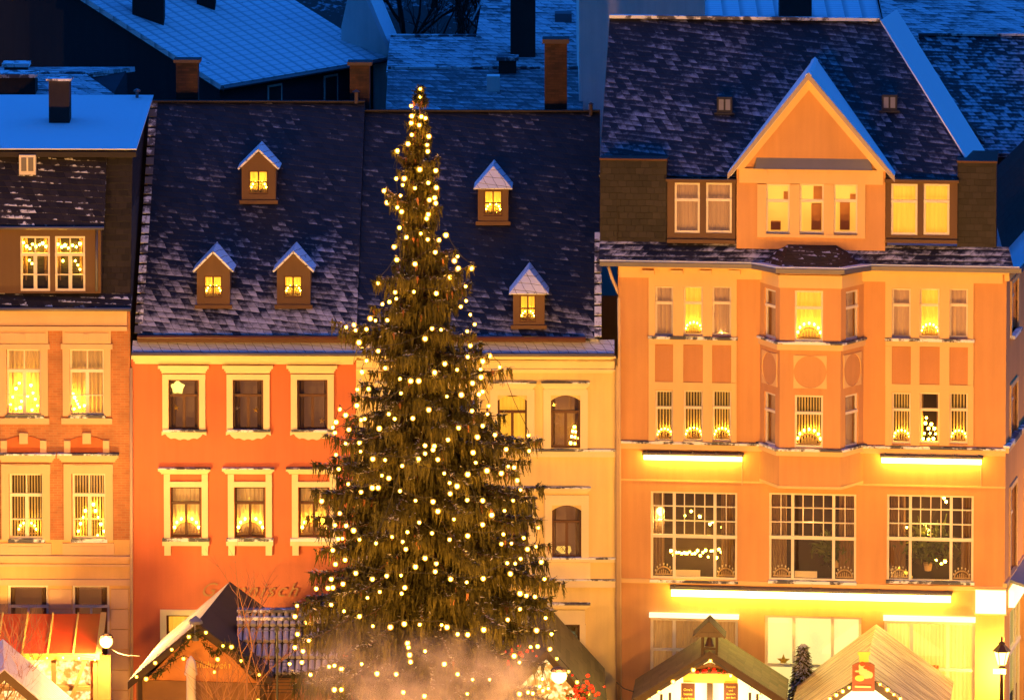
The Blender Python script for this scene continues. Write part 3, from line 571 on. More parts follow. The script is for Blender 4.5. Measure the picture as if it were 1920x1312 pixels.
# ------------------------------------------------------------------ cream house
def house_b2():
    F = B2; H = house('townhouse', 'cream yellow townhouse with arched brown windows, half behind the christmas tree', F)
    x0, x1 = F.L(668, 900)[0], F.L(1159, 900)[0]; zt = F.L(900, 672)[1]
    cols = (720, 832, 933, 1033)
    up = [F.rect(c, 741, c + 55, 840) for c in cols]; lo = [F.rect(c + 2, 947, c + 57, 1046) for c in cols]; gr = [F.rect(1034, 1170, 1087, 1380), F.rect(940, 1170, 990, 1300)]
    mb = MB(); wall_open(mb, FLAT, x0, x1, 0, zt, up + lo + gr, .2); body(mb, x0 + .001, x1 - .001, .001, 12, 0, zt)
    for h in up + lo:      # segmental heads
        w = h[1] - h[0]; pts = [(h[0], h[3]), (h[0], h[3] - .17)] + [(h[0] + w * i / 10, h[3] - .17 * (2 * i / 10 - 1) ** 2) for i in range(1, 10)] + [(h[1], h[3] - .17), (h[1], h[3])]
        mb.hexa([(x, .004, z) for x, z in pts], [(x, .15, z) for x, z in pts])
    mb.build('wall', M['cream'], H)
    t = MB(); ledge(t, F, 668, 668, 1155, 676, .30); trim(t, F, 668, 676, 1152, 692, .12); ledge(t, F, 668, 692, 1154, 700, .18)
    for i in range(34):
        px = 676 + i * 14; trim(t, F, px, 679, px + 9, 689, .15)
    t.build('cornice', M['cream_trim'], H); t = MB()
    for c in cols:
        t.cut(); trim(t, F, c - 14, 732, c, 842, .07); trim(t, F, c + 55, 732, c + 69, 842, .07); trim(t, F, c - 14, 730, c + 69, 741, .072); ledge(t, F, c - 18, 719, c + 72, 731, .18)
        t.cut(); trim(t, F, c - 12, 928, c + 2, 1048, .07); trim(t, F, c + 57, 928, c + 71, 1048, .07); trim(t, F, c - 12, 928, c + 71, 947, .072); ledge(t, F, c - 16, 916, c + 74, 926, .18)
        t.cut(); trim(t, F, c - 12, 1054, c + 74, 1086, .05)
    t.parts('window_surround', M['cream_trim'], H); t = MB(); trim(t, F, 668, 846, 1158, 856, .10); t.cut(); trim(t, F, 668, 1048, 1158, 1053, .12); t.cut(); trim(t, F, 668, 1088, 1158, 1100, .14); t.parts('string_course', M['cream_trim'], H); t = MB()
    trim(t, F, 930, 1143, 1097, 1170, .08); ledge(t, F, 922, 1134, 1106, 1143, .2); trim(t, F, 1087, 1170, 1098, 1380, .08); trim(t, F, 1020, 1170, 1034, 1380, .08)
    t.build('door_surround', M['cream_trim'], H)
    l = MB()
    for q in ((668, 842, 1158, 846, .14), (668, 1045, 1158, 1048, .14), (922, 1131, 1107, 1134, .22), (668, 1086, 1158, 1088, .16)): trim(l, F, *q); l.cut()
    for c in cols: trim(l, F, c - 18, 717, c + 73, 719, .2); l.cut(); trim(l, F, c - 16, 914, c + 75, 916, .2); l.cut()
    l.parts('ledge', M['ledge_snow'], H)
    for i, h in enumerate(up): window(H, FLAT, h, TC, M['brown'], 'curtain' if i in (0, 2) else 'dark', M['curtain_lit'] if i == 2 else M['room_warm'] if i == 3 else None, glass=M['glass_dark'])
    for i, h in enumerate(lo): window(H, FLAT, h, TC, M['brown'], 'dark', M['room_warm'], glass=M['glass'])
    for h in gr: window(H, FLAT, h, T1, M['brown'], 'dark')
    xe0 = F.L(668, 634, -.3)[0]; xe1, ze = F.L(1124, 634, -.3); zr = F.L(900, 208, 6.0)[1]
    sl = (zr - ze) / 6.3; n = Vector((0, -sl, 1)).normalized(); p0 = (0, -.3, ze)
    mb = MB(); mb.slab([(xe0 + .01, -.3, ze), (xe1, -.3, ze), (xe1, 6, zr), (xe0 + .01, 6, zr)], .16); mb.slab([(xe0 + .01, 12.3, ze), (xe1, 12.3, ze), (xe1, 6, zr), (xe0 + .01, 6, zr)], .16); rf = mb.build('roof', M['slate_cream'], H)
    r = MB(); r.box(xe0 + .01, xe1, 5.9, 6.1, zr - .02, zr + .03); r.build('ridge', M['chim_dark'], rf)
    v = MB(); s = -.28
    while s < 2.6:
        z = ze + (s + .3) * sl; v.slab([(xe1 - .16, s, z + .03), (xe1 + .06, s, z + .05), (xe1 + .06, s + .24, z + .24 * sl + .03), (xe1 - .16, s + .24, z + .24 * sl + .02)], .05); s += .29
    v.build('verge', M['ledge_snow'], rf)
    b = MB(); y0 = F.L(900, 641, -.38)[1]; y1 = F.L(900, 630, -.38)[1]; xg = F.L(1098, 634, -.4)[0]; b.tube([(xe0, -.45, y1 - .06), (xg, -.45, y1 - .06)], .075, 8); b.box(xe0, xg, -.40, -.2, y0, y1 - .02); b.build('snow_guard', M['brown'], rf)
    f0, f1 = F.L(900, 663, -.62)[1], F.L(900, 640, -.26)[1]; xa, xb = F.L(668, 660, -.6)[0], F.L(1152, 660, -.6)[0]
    f = MB(); f.slab([(xa, -.62, f0), (xb, -.62, f0), (xb, -.1, f1 + .04), (xa, -.1, f1 + .04)], .07); f.build('eave_roof', M['slate_flare'], rf)
    g = MB(); g.tube([(xa, -.66, f0 - .02), (xb, -.66, f0 - .02)], .06, 8); g.build('gutter', M['zinc'], H, True)
    mb = MB(); mb.box(xa, xb - .02, -.60, -.03, f0 - .11, f0 - .05); mb.build('soffit', M['cream_trim'], H)
    gable_dormer(H, F, 896, 953, 418, 349, 319, (907, 357, 942, 405), p0, n, M['grey_render'], M['slate_flare'], 'glowing candle arch in the upper dormer of the dark roof right of the tree', True)
    gable_dormer(H, F, 962, 1021, 612, 546, 513, (974, 553, 1005, 604), p0, n, M['grey_render'], M['slate_flare'], 'glowing candle arch in the low dormer above the cream house cornice', True)
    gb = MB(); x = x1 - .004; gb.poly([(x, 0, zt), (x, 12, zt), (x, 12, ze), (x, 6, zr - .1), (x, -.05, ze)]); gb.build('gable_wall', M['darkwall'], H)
    q = F.L3(1108, 210, 5.9); c = MB(); c.lathe(q, [(.06, -.1), (.06, .24), (.1, .25), (.02, .3)], 8); c.build('vent', M['soot_cap'], rf)
    q0, q1 = F.L(1021, 140, 6.4)[0], F.L(1063, 140, 6.4)[0]; zt2 = F.L(1040, 82, 6.4)[1]; c = MB(); c.box(q0, q1, 6.4, 7.1, zr - 1, zt2); c.build('chimney', M['chim'], rf); c = MB(); c.box(q0 - .07, q1 + .07, 6.33, 7.17, zt2, zt2 + .14); c.build('chimney_cap', M['soot_cap'], rf)
    downpipe(H, F, [(1152, 668), (1157, 690), (1158, 1380)], .055, .16)
    return H, up, lo
HB2, B2_UP, B2_LO = house_b2()

# ------------------------------------------------------------------ peach corner house
RH = Frame(9.2, -.69, R(-6))
def house_r():
    F = RH; H = house('corner_house', 'tall peach corner house with a gable, a bay and lit shop windows', F)
    x0, x1 = F.L(1158, 900)[0], F.L(1885, 900)[0]; zt = F.L(1500, 504)[1]
    T = ((1228, 1262), (1281, 1318), (1335, 1371)); U = ((1672, 1708), (1724, 1762), (1780, 1815))
    tl, tr_ = [F.rect(a, 537, b, 631) for a, b in T], [F.rect(a, 541, b, 635) for a, b in U]
    ml, mr = [F.rect(a, 732, b, 829) for a, b in T], [F.rect(a, 736, b, 833) for a, b in U]
    bigs = [F.rect(1220, 922, 1382, 1087), F.rect(1442, 925, 1605, 1090), F.rect(1663, 928, 1825, 1092)]
    shops = [F.rect(1219, 1160, 1383, 1390), F.rect(1434, 1155, 1614, 1390), F.rect(1658, 1166, 1827, 1390)]
    mb = MB(); wall_open(mb, FLAT, x0, x1, 0, zt, tl + tr_ + ml + mr + bigs + shops, .22)
    sd = Vector((math.sin(R(7)), math.cos(R(7)), 0)); SL = 16.0; bx = Vector((x1, 0, 0)) + sd * SL
    mb.poly([(x0, 0, 0), (x0, 12, 0), (x0, 12, zt), (x0, 0, zt)]); mb.poly([(x0, 12, 0), (bx.x, bx.y, 0), (bx.x, bx.y, zt), (x0, 12, zt)])
    SF = Facet((x1, 0), R(83))
    levels = [F.L(1700, y)[1] for y in (635, 541, 833, 736, 1092, 928)]
    sh = []
    for k in range(4):
        a = 1.0 + k * 3.4
        for j in range(3): sh.append((a, a + 1.5, levels[2 * j], levels[2 * j + 1]))
    sg = [(1.2, 4.6, .4, F.L(1700, 1160)[1]), (5.6, 9.2, .4, F.L(1700, 1160)[1])]
    wall_open(mb, SF, 0, SL, 0, zt, sh + sg, .22); mb.build('wall', M['peach'], H)
    for h in sh: window(H, SF, h, T1, M['white'], 'curtain')
    for h in sg: window(H, SF, h, SHOP, M['white'], 'shop', M['shop_yellow'])
    t = MB()
    for grp, dy in ((T, 0), (U, 4)):
        a, b = grp[0][0] - 12, grp[2][1] + 10
        t.cut(); edges = [(a, grp[0][0]), (grp[0][1], grp[1][0]), (grp[1][1], grp[2][0]), (grp[2][1], b)]
        for e0, e1 in edges: trim(t, F, e0, 524 + dy, e1, 633 + dy, .06); trim(t, F, e0, 645 + dy, e1, 718 + dy, .06); trim(t, F, e0, 722 + dy, e1, 831 + dy, .06)
        trim(t, F, a, 520 + dy, b, 537 + dy, .062); trim(t, F, a, 637 + dy, b, 646 + dy, .09); trim(t, F, a, 717 + dy, b, 732 + dy, .062)
    t.parts('window_surround', M['peach_trim'], H); t = MB(); trim(t, F, 1160, 838, 1885, 848, .12); t.cut(); trim(t, F, 1160, 905, 1885, 908, .03); t.cut(); trim(t, F, 1160, 1092, 1885, 1100, .08); t.cut()
    trim(t, F, 1160, 504, 1880, 526, .10); trim(t, F, 1160, 500, 1884, 508, .34)
    for px in list(range(1204, 1420, 54)) + list(range(1650, 1880, 54)): trim(t, F, px, 507, px + 22, 515, .30)
    t.cut()
    for bnd in bigs: pass
    zc0, zc1 = F.L(1885, 848)[1], F.L(1885, 838)[1]; SF.box(t, -.12, SL, -.12, .05, zc0, zc1); t.cut()
    z0, z1 = F.L(1885, 526)[1], F.L(1885, 504)[1]; SF.box(t, -.1, SL, -.1, .05, z0, z1); t.cut(); z0, z1 = F.L(1885, 1100)[1], F.L(1885, 1092)[1]; SF.box(t, -.08, SL, -.08, .05, z0, z1); t.cut()
    for h in sh: t.cut(); SF.box(t, h[0] - .12, h[0], -.05, .05, h[2], h[3]); SF.box(t, h[1], h[1] + .12, -.05, .05, h[2], h[3]); SF.box(t, h[0] - .12, h[1] + .12, -.05, .05, h[3], h[3] + .14)
    t.parts('trim', M['peach_trim'], H)
    pn = MB()
    for grp, dy in ((T, 0), (U, 4)):
        for a, b in grp: trim(pn, F, a, 647 + dy, b, 716 + dy, .02); pn.cut()
    pn.parts('panel', M['peach_dark'], H)
    l = MB()
    for grp, dy in ((T, 0), (U, 4)): trim(l, F, grp[0][0] - 13, 632 + dy, grp[2][1] + 12, 637 + dy, .13); l.cut()
    for a in (1219, 1441, 1662): trim(l, F, a - 1, 1088 + (a > 1300) * 2, a + 165, 1093 + (a > 1300) * 2, .12); l.cut()
    trim(l, F, 1160, 834, 1886, 838, .15); l.cut(); z0, z1 = F.L(1885, 838)[1], F.L(1885, 834)[1]; SF.box(l, -.15, SL, -.15, .05, z0, z1)
    for h in sh: l.cut(); SF.box(l, h[0] - .12, h[1] + .12, -.16, .1, h[2] - .10, h[2])
    l.parts('ledge', M['ledge_snow'], H)
    lit = {0: {1: 1}, 1: {1: 1}}
    for k, h in enumerate(tl): window(H, FLAT, h, T1, M['white'], 'curtain', M['curtain_lit'] if k == 1 else M['curtain'])
    for k, h in enumerate(tr_): window(H, FLAT, h, T1, M['white'], 'curtain', M['curtain_lit'] if k == 1 else M['curtain'])
    for k, h in enumerate(ml): window(H, FLAT, h, T1, M['white'], 'slats')
    for k, h in enumerate(mr): window(H, FLAT, h, T1, M['white'], 'slats' if k != 1 else 'dark')
    for h in bigs: window(H, FLAT, h, BIG, M['white'], 'dark', glass=M['glass_dark'], rec=.10)
    for k, h in enumerate(shops): window(H, FLAT, h, SHOP if k else spec(.09, ((.27, 0, 1, .1), (.75, 0, 1, .1)), ((.74, 0, 1, .08),)), M['white'], ('curtain', 'shop', 'curtain')[k], (M['curtain_warm'], None, M['shop_yellow'])[k])
    sb = MB(); trim(sb, F, 1217, 1151, 1385, 1159, .16); sb.cut(); trim(sb, F, 1656, 1156, 1829, 1165, .16); sb.parts('blind_box', emit('lit_blind_box', (1, .88, .55), 1.1), H)
    arch_at(F, FLAT, tl[1], .13, True, 'bright candle arch in the middle window of the upper left triple'); arch_at(F, FLAT, tr_[1], .13, True, 'bright candle arch in the middle window of the upper right triple')
    for k, w in enumerate(('left', 'middle', 'right')): arch_at(F, FLAT, ml[k], .13, True, 'lit candle arch in the %s window of the lower left triple' % w)
    arch_at(F, FLAT, mr[0], .13, True, 'lit candle arch in the left window of the lower right triple'); arch_at(F, FLAT, mr[2], .13, True, 'lit candle arch in the right window of the lower right triple')
    for k, w in enumerate(('left', 'middle', 'right')):
        h = bigs[k]; wd = h[1] - h[0]
        for q, s in ((0, 'left'), (1, 'right')):
            hh = (h[0] + wd * (.04 if q == 0 else .76), h[0] + wd * (.25 if q == 0 else .97), h[2], h[3])
            arch_at(F, FLAT, hh, .10, False, 'unlit wooden candle arch in the %s corner of the %s big grid window' % (s, w), .95, lift=.10)
    # bay
    b0, b1 = F.L(1425, 700)[0], F.L(1619, 700)[0]; f0, f1 = F.L(1462, 700, -1.0)[0], F.L(1576, 700, -1.0)[0]
    zb0, zb1 = F.L(1518, 914, -1.0)[1], F.L(1518, 500, -1.0)[1]
    mid = Facet((f0, -1.0), 0); lf = Facet((b0, 0), math.atan2(-1.0, f0 - b0)); rf_ = Facet((f1, -1.0), math.atan2(1.0, b1 - f1)); LL = math.hypot(1, f0 - b0); LR = math.hypot(1, b1 - f1); LM = f1 - f0
    def mrect(a, y0, b, y1): r = F.rect(a, y0, b, y1, -1.0); return (r[0] - f0, r[1] - f0, r[2], r[3])
    hm = [mrect(1490, 545, 1543, 641), mrect(1490, 741, 1543, 840)]
    zz = [(F.L(1443, 634, -.5)[1], F.L(1443, 542, -.5)[1]), (F.L(1443, 834, -.5)[1], F.L(1443, 736, -.5)[1])]
    hl = [(LL * .22, LL * .78, a, b) for a, b in zz]; hr = [(LR * .22, LR * .78, a, b) for a, b in zz]
    bm = MB(); wall_open(bm, mid, 0, LM, zb0, zb1, hm, .15); wall_open(bm, lf, 0, LL, zb0, zb1, hl, .15); wall_open(bm, rf_, 0, LR, zb0, zb1, hr, .15)
    bm.poly([(b0, 0, zb0), (f0, -1, zb0), (f1, -1, zb0), (b1, 0, zb0)]); bay = bm.build('bay', M['peach'], H)
    def ring(mb, z0, z1, o):
        k = o * .8
        mb.hexa([(b0 - o, .05, z0), (f0 - k, -1 - o, z0), (f1 + k, -1 - o, z0), (b1 + o, .05, z0)], [(b0 - o, .05, z1), (f0 - k, -1 - o, z1), (f1 + k, -1 - o, z1), (b1 + o, .05, z1)])
    zf = lambda y: F.L(1518, y, -1.0)[1]
    tb = MB()
    for q0, q1, q2 in ((656, 645, .10), (854, 845, .12), (540, 516, .05), (916, 911, .04)): ring(tb, zf(q0), zf(q1), q2); tb.cut()
    for fc, L_, hs in ((mid, LM, hm), (lf, LL, hl), (rf_, LR, hr)):
        c = L_ / 2; s = .52 if fc is mid else .46; zc_ = zf(697); hz = .52; n = 28
        for q in range(4):      # four spandrels leave a round field
            sx, sz = ((1, 1), (-1, 1), (-1, -1), (1, -1))[q]; arc = [(sx * s * .97 * math.cos(a), sz * hz * .97 * math.sin(a)) for a in [math.pi / 2 * i / 8 for i in range(9)]]
            pts = [(sx * s, sz * hz)] + arc[::-1]
            tb.hexa([fc.pt(c + u, -.03, zc_ + v) for u, v in pts], [fc.pt(c + u, .03, zc_ + v) for u, v in pts])
        tb.cut()
    tb.parts('bay_trim', M['peach_trim'], bay)
    lb = MB(); ring(lb, zf(645), zf(641), .14); lb.cut(); ring(lb, zf(845), zf(841), .15); lb.parts('bay_ledge', M['ledge_snow'], bay)
    window(bay, mid, hm[0], T1, M['white'], 'curtain', M['curtain_lit'], rec=.07, flat=True); window(bay, mid, hm[1], T1, M['white'], 'slats', rec=.07, flat=True)
    for fc, hs in ((lf, hl), (rf_, hr)):
        for h in hs: window(bay, fc, h, T1, M['white'], 'curtain', rec=.05, flat=True)
    arch_at(F, mid, hm[0], .07, True, 'bright candle arch in the upper front window of the bay'); arch_at(F, mid, hm[1], .07, True, 'lit candle arch in the lower front window of the bay')
    # eaves
    xa = F.L(1124, 495, -.5)[0]; xb = F.L(1888, 495, -.5)[0]; ez0, ez1 = F.L(1300, 500, -.5)[1], F.L(1300, 490, -.5)[1]
    def eave(mb, z0, z1, o):
        out = [(xa, .3), (xa, -.3 - o), (b0 - .25, -.3 - o), (f0 - .12, -1.12 - o), (f1 + .12, -1.12 - o), (b1 + .25, -.3 - o), (x1 + .3 + o, -.3 - o), (x1 + .3 + o + SL * sd.x, SL), (x1 - 1, SL)]
        mb.hexa([(x, y, z0) for x, y in out], [(x, y, z1) for x, y in out])
    e = MB(); eave(e, ez0 - .04, ez0 + .10, .16); e.build('gutter', M['zinc'], H); e = MB(); eave(e, ez0 + .103, ez0 + .15, .10); e.build('eave_snow', M['snow'], H)
    # lower tiled skirt
    sk0, sk1 = F.L(1200, 486, -.34)[1], F.L(1200, 452, .10)[1]; s = MB(); xs0 = F.L(1124, 470, 0)[0]
    s.slab([(xs0, -.34, sk0), (x1 + .2, -.34, sk0), (x1 + .05, .12, sk1), (xs0, .12, sk1)], .08); s.build('roof_skirt', M['slate_skirt'], H)
    s = MB(); z1 = F.L(1518, 462, -.3)[1]; zE = ez0 + .15
    s.slab([(f0 + .05, -1.1, zE), (f1 - .05, -1.1, zE), (f1 - .2, -.06, z1), (f0 + .2, -.06, z1)], .07); s.slab([(b0 - .1, -.1, zE), (f0 + .05, -1.1, zE), (f0 + .2, -.06, z1)], .07); s.slab([(b1 + .1, -.1, zE), (f1 - .05, -1.1, zE), (f1 - .2, -.06, z1)], .07); s.build('bay_roof', M['slate_left'], bay)
    # mansard storey
    ms0 = sk1 - .2
    def blk(mb, pa, pb, pt, d0, d1, m=0):
        a, b = F.L(pa, 400, d0)[0], F.L(pb, 400, d0)[0]; z = F.L((pa + pb) / 2, pt, d0)[1]; mb.box(a, b, d0, d1, ms0, z, m); return a, b, z
    c = MB(); blk(c, 1125, 1250, 301, .10, 2.5); c.cut(); blk(c, 1795, 1868, 306, .10, 2.0); c.cut()
    c.poly([(x1 - .1, .1, ms0), (x1 - .1 + sd.x * SL, SL, ms0), (x1 - .7 + sd.x * SL, SL, ms0 + 2.3), (x1 - .7, .4, ms0 + 2.3)]); c.parts('slate_wall', M['slate_clad'], H)
    cp = MB()
    for pa, pb, pt in ((1124, 1251, 301), (1794, 1870, 306)):
        a, b = F.L(pa, 300, .04)[0], F.L(pb, 300, .04)[0]; z = F.L(pa + 50, pt, .04)[1]; cp.box(a, b, .03, 2.4, z + .003, z + .06); cp.cut()
    cp.parts('capping', M['brown'], H)
    for pa, pb, pt, hs, cm in ((1251, 1379, 341, ((1265, 343, 1312, 437), (1324, 343, 1372, 437)), 'curtain'), (1661, 1795, 342, ((1671, 345, 1720, 441), (1732, 345, 1780, 441)), 'curtain_lit')):
        fc = Facet((0, .02)); a, b = F.L(pa, 400, .02)[0], F.L(pb, 400, .02)[0]; z = F.L((pa + pb) / 2, pt, .02)[1]; zl = F.L(pa + 50, 452, .02)[1]
        hh = [F.rect(*q, .02) for q in hs]; d = MB(); wall_open(d, fc, a, b, zl, z, hh, .15)
        d.poly([(a, .02, zl), (a, 2, zl), (a, 2, z), (a, .02, z)]); d.poly([(b, .02, zl), (b, 2, zl), (b, 2, z), (b, .02, z)]); d.box(a - .04, b + .04, -.10, 1.5, z + .003, z + .09); d.box(a, b, -.06, .015, zl - .06, zl + .06)
        dm = d.build('dormer', M['grey_render'], H)
        for h in hh: window(dm, fc, h, T1, M['white'], 'curtain', M[cm], rec=.03, flat=True)
    # main roof and hip
    de, ze = .15, F.L(1500, 334, .15)[1]; dr = 4.7; zr = F.L(1400, 37, dr)[1]; xL, xLr = F.L(1123, 330, de)[0], F.L(1143, 35, dr)[0]; xR, xRr = F.L(1836, 318, de)[0], F.L(1650, 40, dr)[0]
    sl = (zr - ze) / (dr - de); n = Vector((0, -sl, 1)).normalized(); back = lambda z: de + (z - ze) / sl
    rm = MB(); rm.slab([(xL, de, ze), (xR, de, ze), (xRr, dr, zr), (xLr, dr, zr)], .16); rm.slab([(xL, 2 * dr, ze), (xR, 2 * dr, ze), (xRr, dr, zr), (xLr, dr, zr)], .16); rf = rm.build('roof', M['slate_peach'], H)
    hp = MB(); E1, T1_ = Vector((xR, de, ze)), Vector((xRr, dr, zr)); q = sd * 3.4; hp.slab([E1 + Vector((.02, 0, .03)), E1 + q, T1_ + q, T1_ + Vector((.02, 0, .03))], .12); hp.build('hip_snow', M['snow'], rf)
    rd = MB(); rd.box(xLr, xRr, dr - .12, dr + .12, zr, zr + .10); rd.build('ridge', M['ledge_snow'], rf)
    for px, py in ((1359, 208), (1668, 204)):
        c0 = F.plane(px, py, (0, de, ze), n); k = MB(); k.box(c0.x - .24, c0.x + .24, c0.y - .12, c0.y + .4, c0.z - .05, c0.z + .45); k.box(c0.x - .32, c0.x + .32, c0.y - .16, c0.y + .3, c0.z - .10, c0.z - .04); ro = k.build('roof_light', M['darkwall'], rf)
        k = MB(); k.box(c0.x - .18, c0.x - .03, c0.y - .14, c0.y - .115, c0.z + .04, c0.z + .38); k.box(c0.x + .03, c0.x + .18, c0.y - .14, c0.y - .115, c0.z + .04, c0.z + .38); k.build('roof_light_pane', M['lead'], rf)
    # cross gable
    gz0 = F.L(1520, 472, -.03)[1]; gz1 = F.L(1520, 318, -.03)[1]; ga, gb = F.L(1381, 400, -.03)[0], F.L(1660, 400, -.03)[0]; gx, gz = F.L(1517, 148, -.03)
    gf = Facet((0, -.03)); gh = [F.rect(a, 345, b, 439, -.03) for a, b in ((1436, 1481), (1499, 1545), (1563, 1608))]
    g = MB(); wall_open(g, gf, ga, gb, gz0, gz1, gh, .18); g.hexa([(ga, -.03, gz1), (gb, -.03, gz1), (gx, -.03, gz)], [(ga, .2, gz1), (gb, .2, gz1), (gx, .2, gz)])
    for x in (ga, gb): g.poly([(x, -.03, gz0), (x, 3, gz0), (x, 3, gz1), (x, -.03, gz1)])
    gab = g.build('gable', M['peach'], H)
    tg = MB(); trim(tg, F, 1386, 318, 1656, 345, .12)
    for a, b in ((1420, 1436), (1481, 1499), (1545, 1563), (1608, 1622)): trim(tg, F, a, 346, b, 445, .09)
    trim(tg, F, 1420, 440, 1622, 446, .10)
    for px in range(1432, 1640, 38): trim(tg, F, px, 318, px + 6, 328, .20)
    w = .24
    for s_, xx in ((1, ga), (-1, gb)):
        a, b = Vector((xx - s_ * .1, -.14, gz1 + .02)), Vector((gx, -.14, gz + .02)); dn = Vector((0, 0, -.36)); o = Vector((0, .16, 0))
        tg.hexa([a, b, b + dn, a + dn + Vector((s_ * .35, 0, .0)) * 0 + Vector((s_ * .3, 0, .30))], [a + o, b + o, b + dn + o, a + o + dn + Vector((s_ * .3, 0, .30))])
    tg.build('gable_trim', M['peach_trim'], gab)
    ps = MB(); z0 = F.L(1520, 318, -.2)[1]; xa_, xb_ = F.L(1412, 310, -.1)[0], F.L(1636, 310, -.1)[0]; ps.hexa([(xa_, -.24, z0), (xb_, -.24, z0), (xb_, -.02, z0), (xa_, -.02, z0)], [(xa_ + .1, -.20, z0 + .05), (xb_ - .1, -.20, z0 + .05), (xb_ - .1, -.02, z0 + .34), (xa_ + .1, -.02, z0 + .34)]); ps.build('pediment_ledge', M['lead'], gab)
    for k, h in enumerate(gh): window(gab, gf, h, T1, M['white'], 'lit', M['room_lit'], rec=.06, flat=True, cdep=.5)
    for q in gh: lamp('room_glow', gf.pt((q[0] + q[1]) / 2, .30, q[3] - .15), 7, (1, .55, .15), .08, gab)
    gr_ = MB(); fe = -.42; zR = gz + .24; zE_ = gz1 - .10; oL, oR = ga - .26, gb + .30
    gr_.slab([(oL, fe, zE_), (gx, fe, zR), (gx, back(zR), zR), (oL, back(zE_), zE_)], .14); gr_.slab([(oR, fe, zE_), (gx, fe, zR), (gx, back(zR), zR), (oR, back(zE_), zE_)], .14); gr_.build('gable_roof', M['snow'], gab)
    vb = MB()
    for xx in (oL, oR): vb.hexa([(xx, fe - .03, zE_ - .20), (gx, fe - .03, zR - .22), (gx, fe - .03, zR - .02), (xx, fe - .03, zE_ - .02)], [(xx, fe + .05, zE_ - .20), (gx, fe + .05, zR - .22), (gx, fe + .05, zR - .02), (xx, fe + .05, zE_ - .02)]); vb.cut()
    vb.parts('bargeboard', plain('bargeboard_paint', (.42, .34, .30), .6, .1, 5, 0), gab)
    # left end of the roof, downpipe
    lw = MB(); xw = x0 - .02; lw.poly([(xw, 0, zt - 4), (xw, 9, zt - 4), (xw, 9, ms0 + 2.4), (xw, dr, zr - .2), (xw, .1, ms0 + 2.2), (xw, .05, ms0)]); lw.build('party_wall', M['grey_render'], H)
    downpipe(H, F, [(1141, 500), (1147, 520), (1158, 545), (1160, 560), (1161, 632), (1163, 1390)], .05, .16)
    return H, ml, mr, tl, tr_, bigs, shops, gh, SF, bigs
HR, R_ML, R_MR, R_TL, R_TR, R_BIG, R_SHOP, R_GAB, R_SIDE, _ = house_r()

# ------------------------------------------------------------------ light strips and lit signs on the corner house
def light_strip(px0, px1, py0, py1, label, out=.30):
    F = RH; xm, z1 = F.L((px0 + px1) / 2, py0, -out); a = F.L(px0, py0, -out)[0]; b = F.L(px1, py0, -out)[0]; z0 = F.L((px0 + px1) / 2, py1, -out)[1]
    t = thing('light_strip', label, 'light', F.w((xm, 0, z1)), F.yaw); w = (b - a) / 2
    m = MB(); m.box(-w - .05, w + .05, -out - .05, .0, -.05, .015); m.build('canopy', M['zinc'], t)
    if px1 - px0 < 300: m = MB(); m.tube([(w - .02, -.03, -.05), (w - .01, -.03, -1.0)], .014, 5); m.build('cable', M['pipe'], t)
    m = MB()
    for k in range(5): x = -w + .1 + (2 * w - .2) * k / 4; m.box(x - .02, x + .02, -out, .0, .016, .05)
    m.parts('bracket', M['zinc'], t)
    m = MB(); m.box(-w, w, -out - .02, -out + .12, z0 - z1 - .0, -.055); m.build('tube', M['tube'], t)
light_strip(1207, 1391, 851, 863, 'left of the two short glowing strips above the big grid windows'); light_strip(1653, 1840, 856, 869, 'right of the two short glowing strips above the big grid windows'); light_strip(1258, 1782, 1107, 1123, 'long glowing strip above the ground floor shop windows', .38)
def corner_sign():
    F = RH; x0, x1, z0, z1 = F.rect(1829, 1104, 1886, 1152, -.18)
    t = thing('lit_sign', 'white glowing box sign on the building corner', 'sign', F.w(((x0 + x1) / 2, 0, z0)), F.yaw); w = (x1 - x0) / 2
    m = MB(); m.box(-w, w, -.17, -.01, .03, z1 - z0 - .03); m.build('face', M['sign_white'], t)
    m = MB(); m.box(-w - .02, w + .02, -.19, -.0, z1 - z0 - .027, z1 - z0 + .02); m.box(-w - .02, w + .02, -.19, 0, -.02, .027); m.build('casing', M['peach_trim'], t)
    t = thing('lit_sign', 'long narrow glowing sign on the side street wall at the right edge', 'sign', F.w(R_SIDE.pt(3, -.1, 0)), F.yaw); m = MB(); z = F.L(1885, 1095)[1]
    loc = t.matrix_basis if False else Matrix.Translation(t.location) @ Matrix.Rotation(F.yaw, 4, 'Z'); inv = loc.inverted() @ F.M
    c = MB(); R_SIDE.box(c, .8, 9.5, -.20, -.02, z - .9, z - .35); c.build('face', M['sign_white'], t, xf=inv); c = MB(); c.hexa([R_SIDE.pt(.6, -.9, z - .30), R_SIDE.pt(9.8, -.9, z - .30), R_SIDE.pt(9.8, 0, z - .05), R_SIDE.pt(.6, 0, z - .05)], [R_SIDE.pt(.6, -.9, z - .22), R_SIDE.pt(9.8, -.9, z - .22), R_SIDE.pt(9.8, 0, z + .05), R_SIDE.pt(.6, 0, z + .05)]); c.build('canopy', M['lead'], t, xf=inv)
    p = F.L3(1874, 1258, -.03); m = MB(); m.box(-.2, .2, -.02, .02, -.08, .08); s = m.build('street_sign', M['white'], None); s.location = F.w(p); s.rotation_euler = (0, 0, F.yaw); tag(s, 'small pale street name plate beside the street lantern', 'sign')
corner_sign()

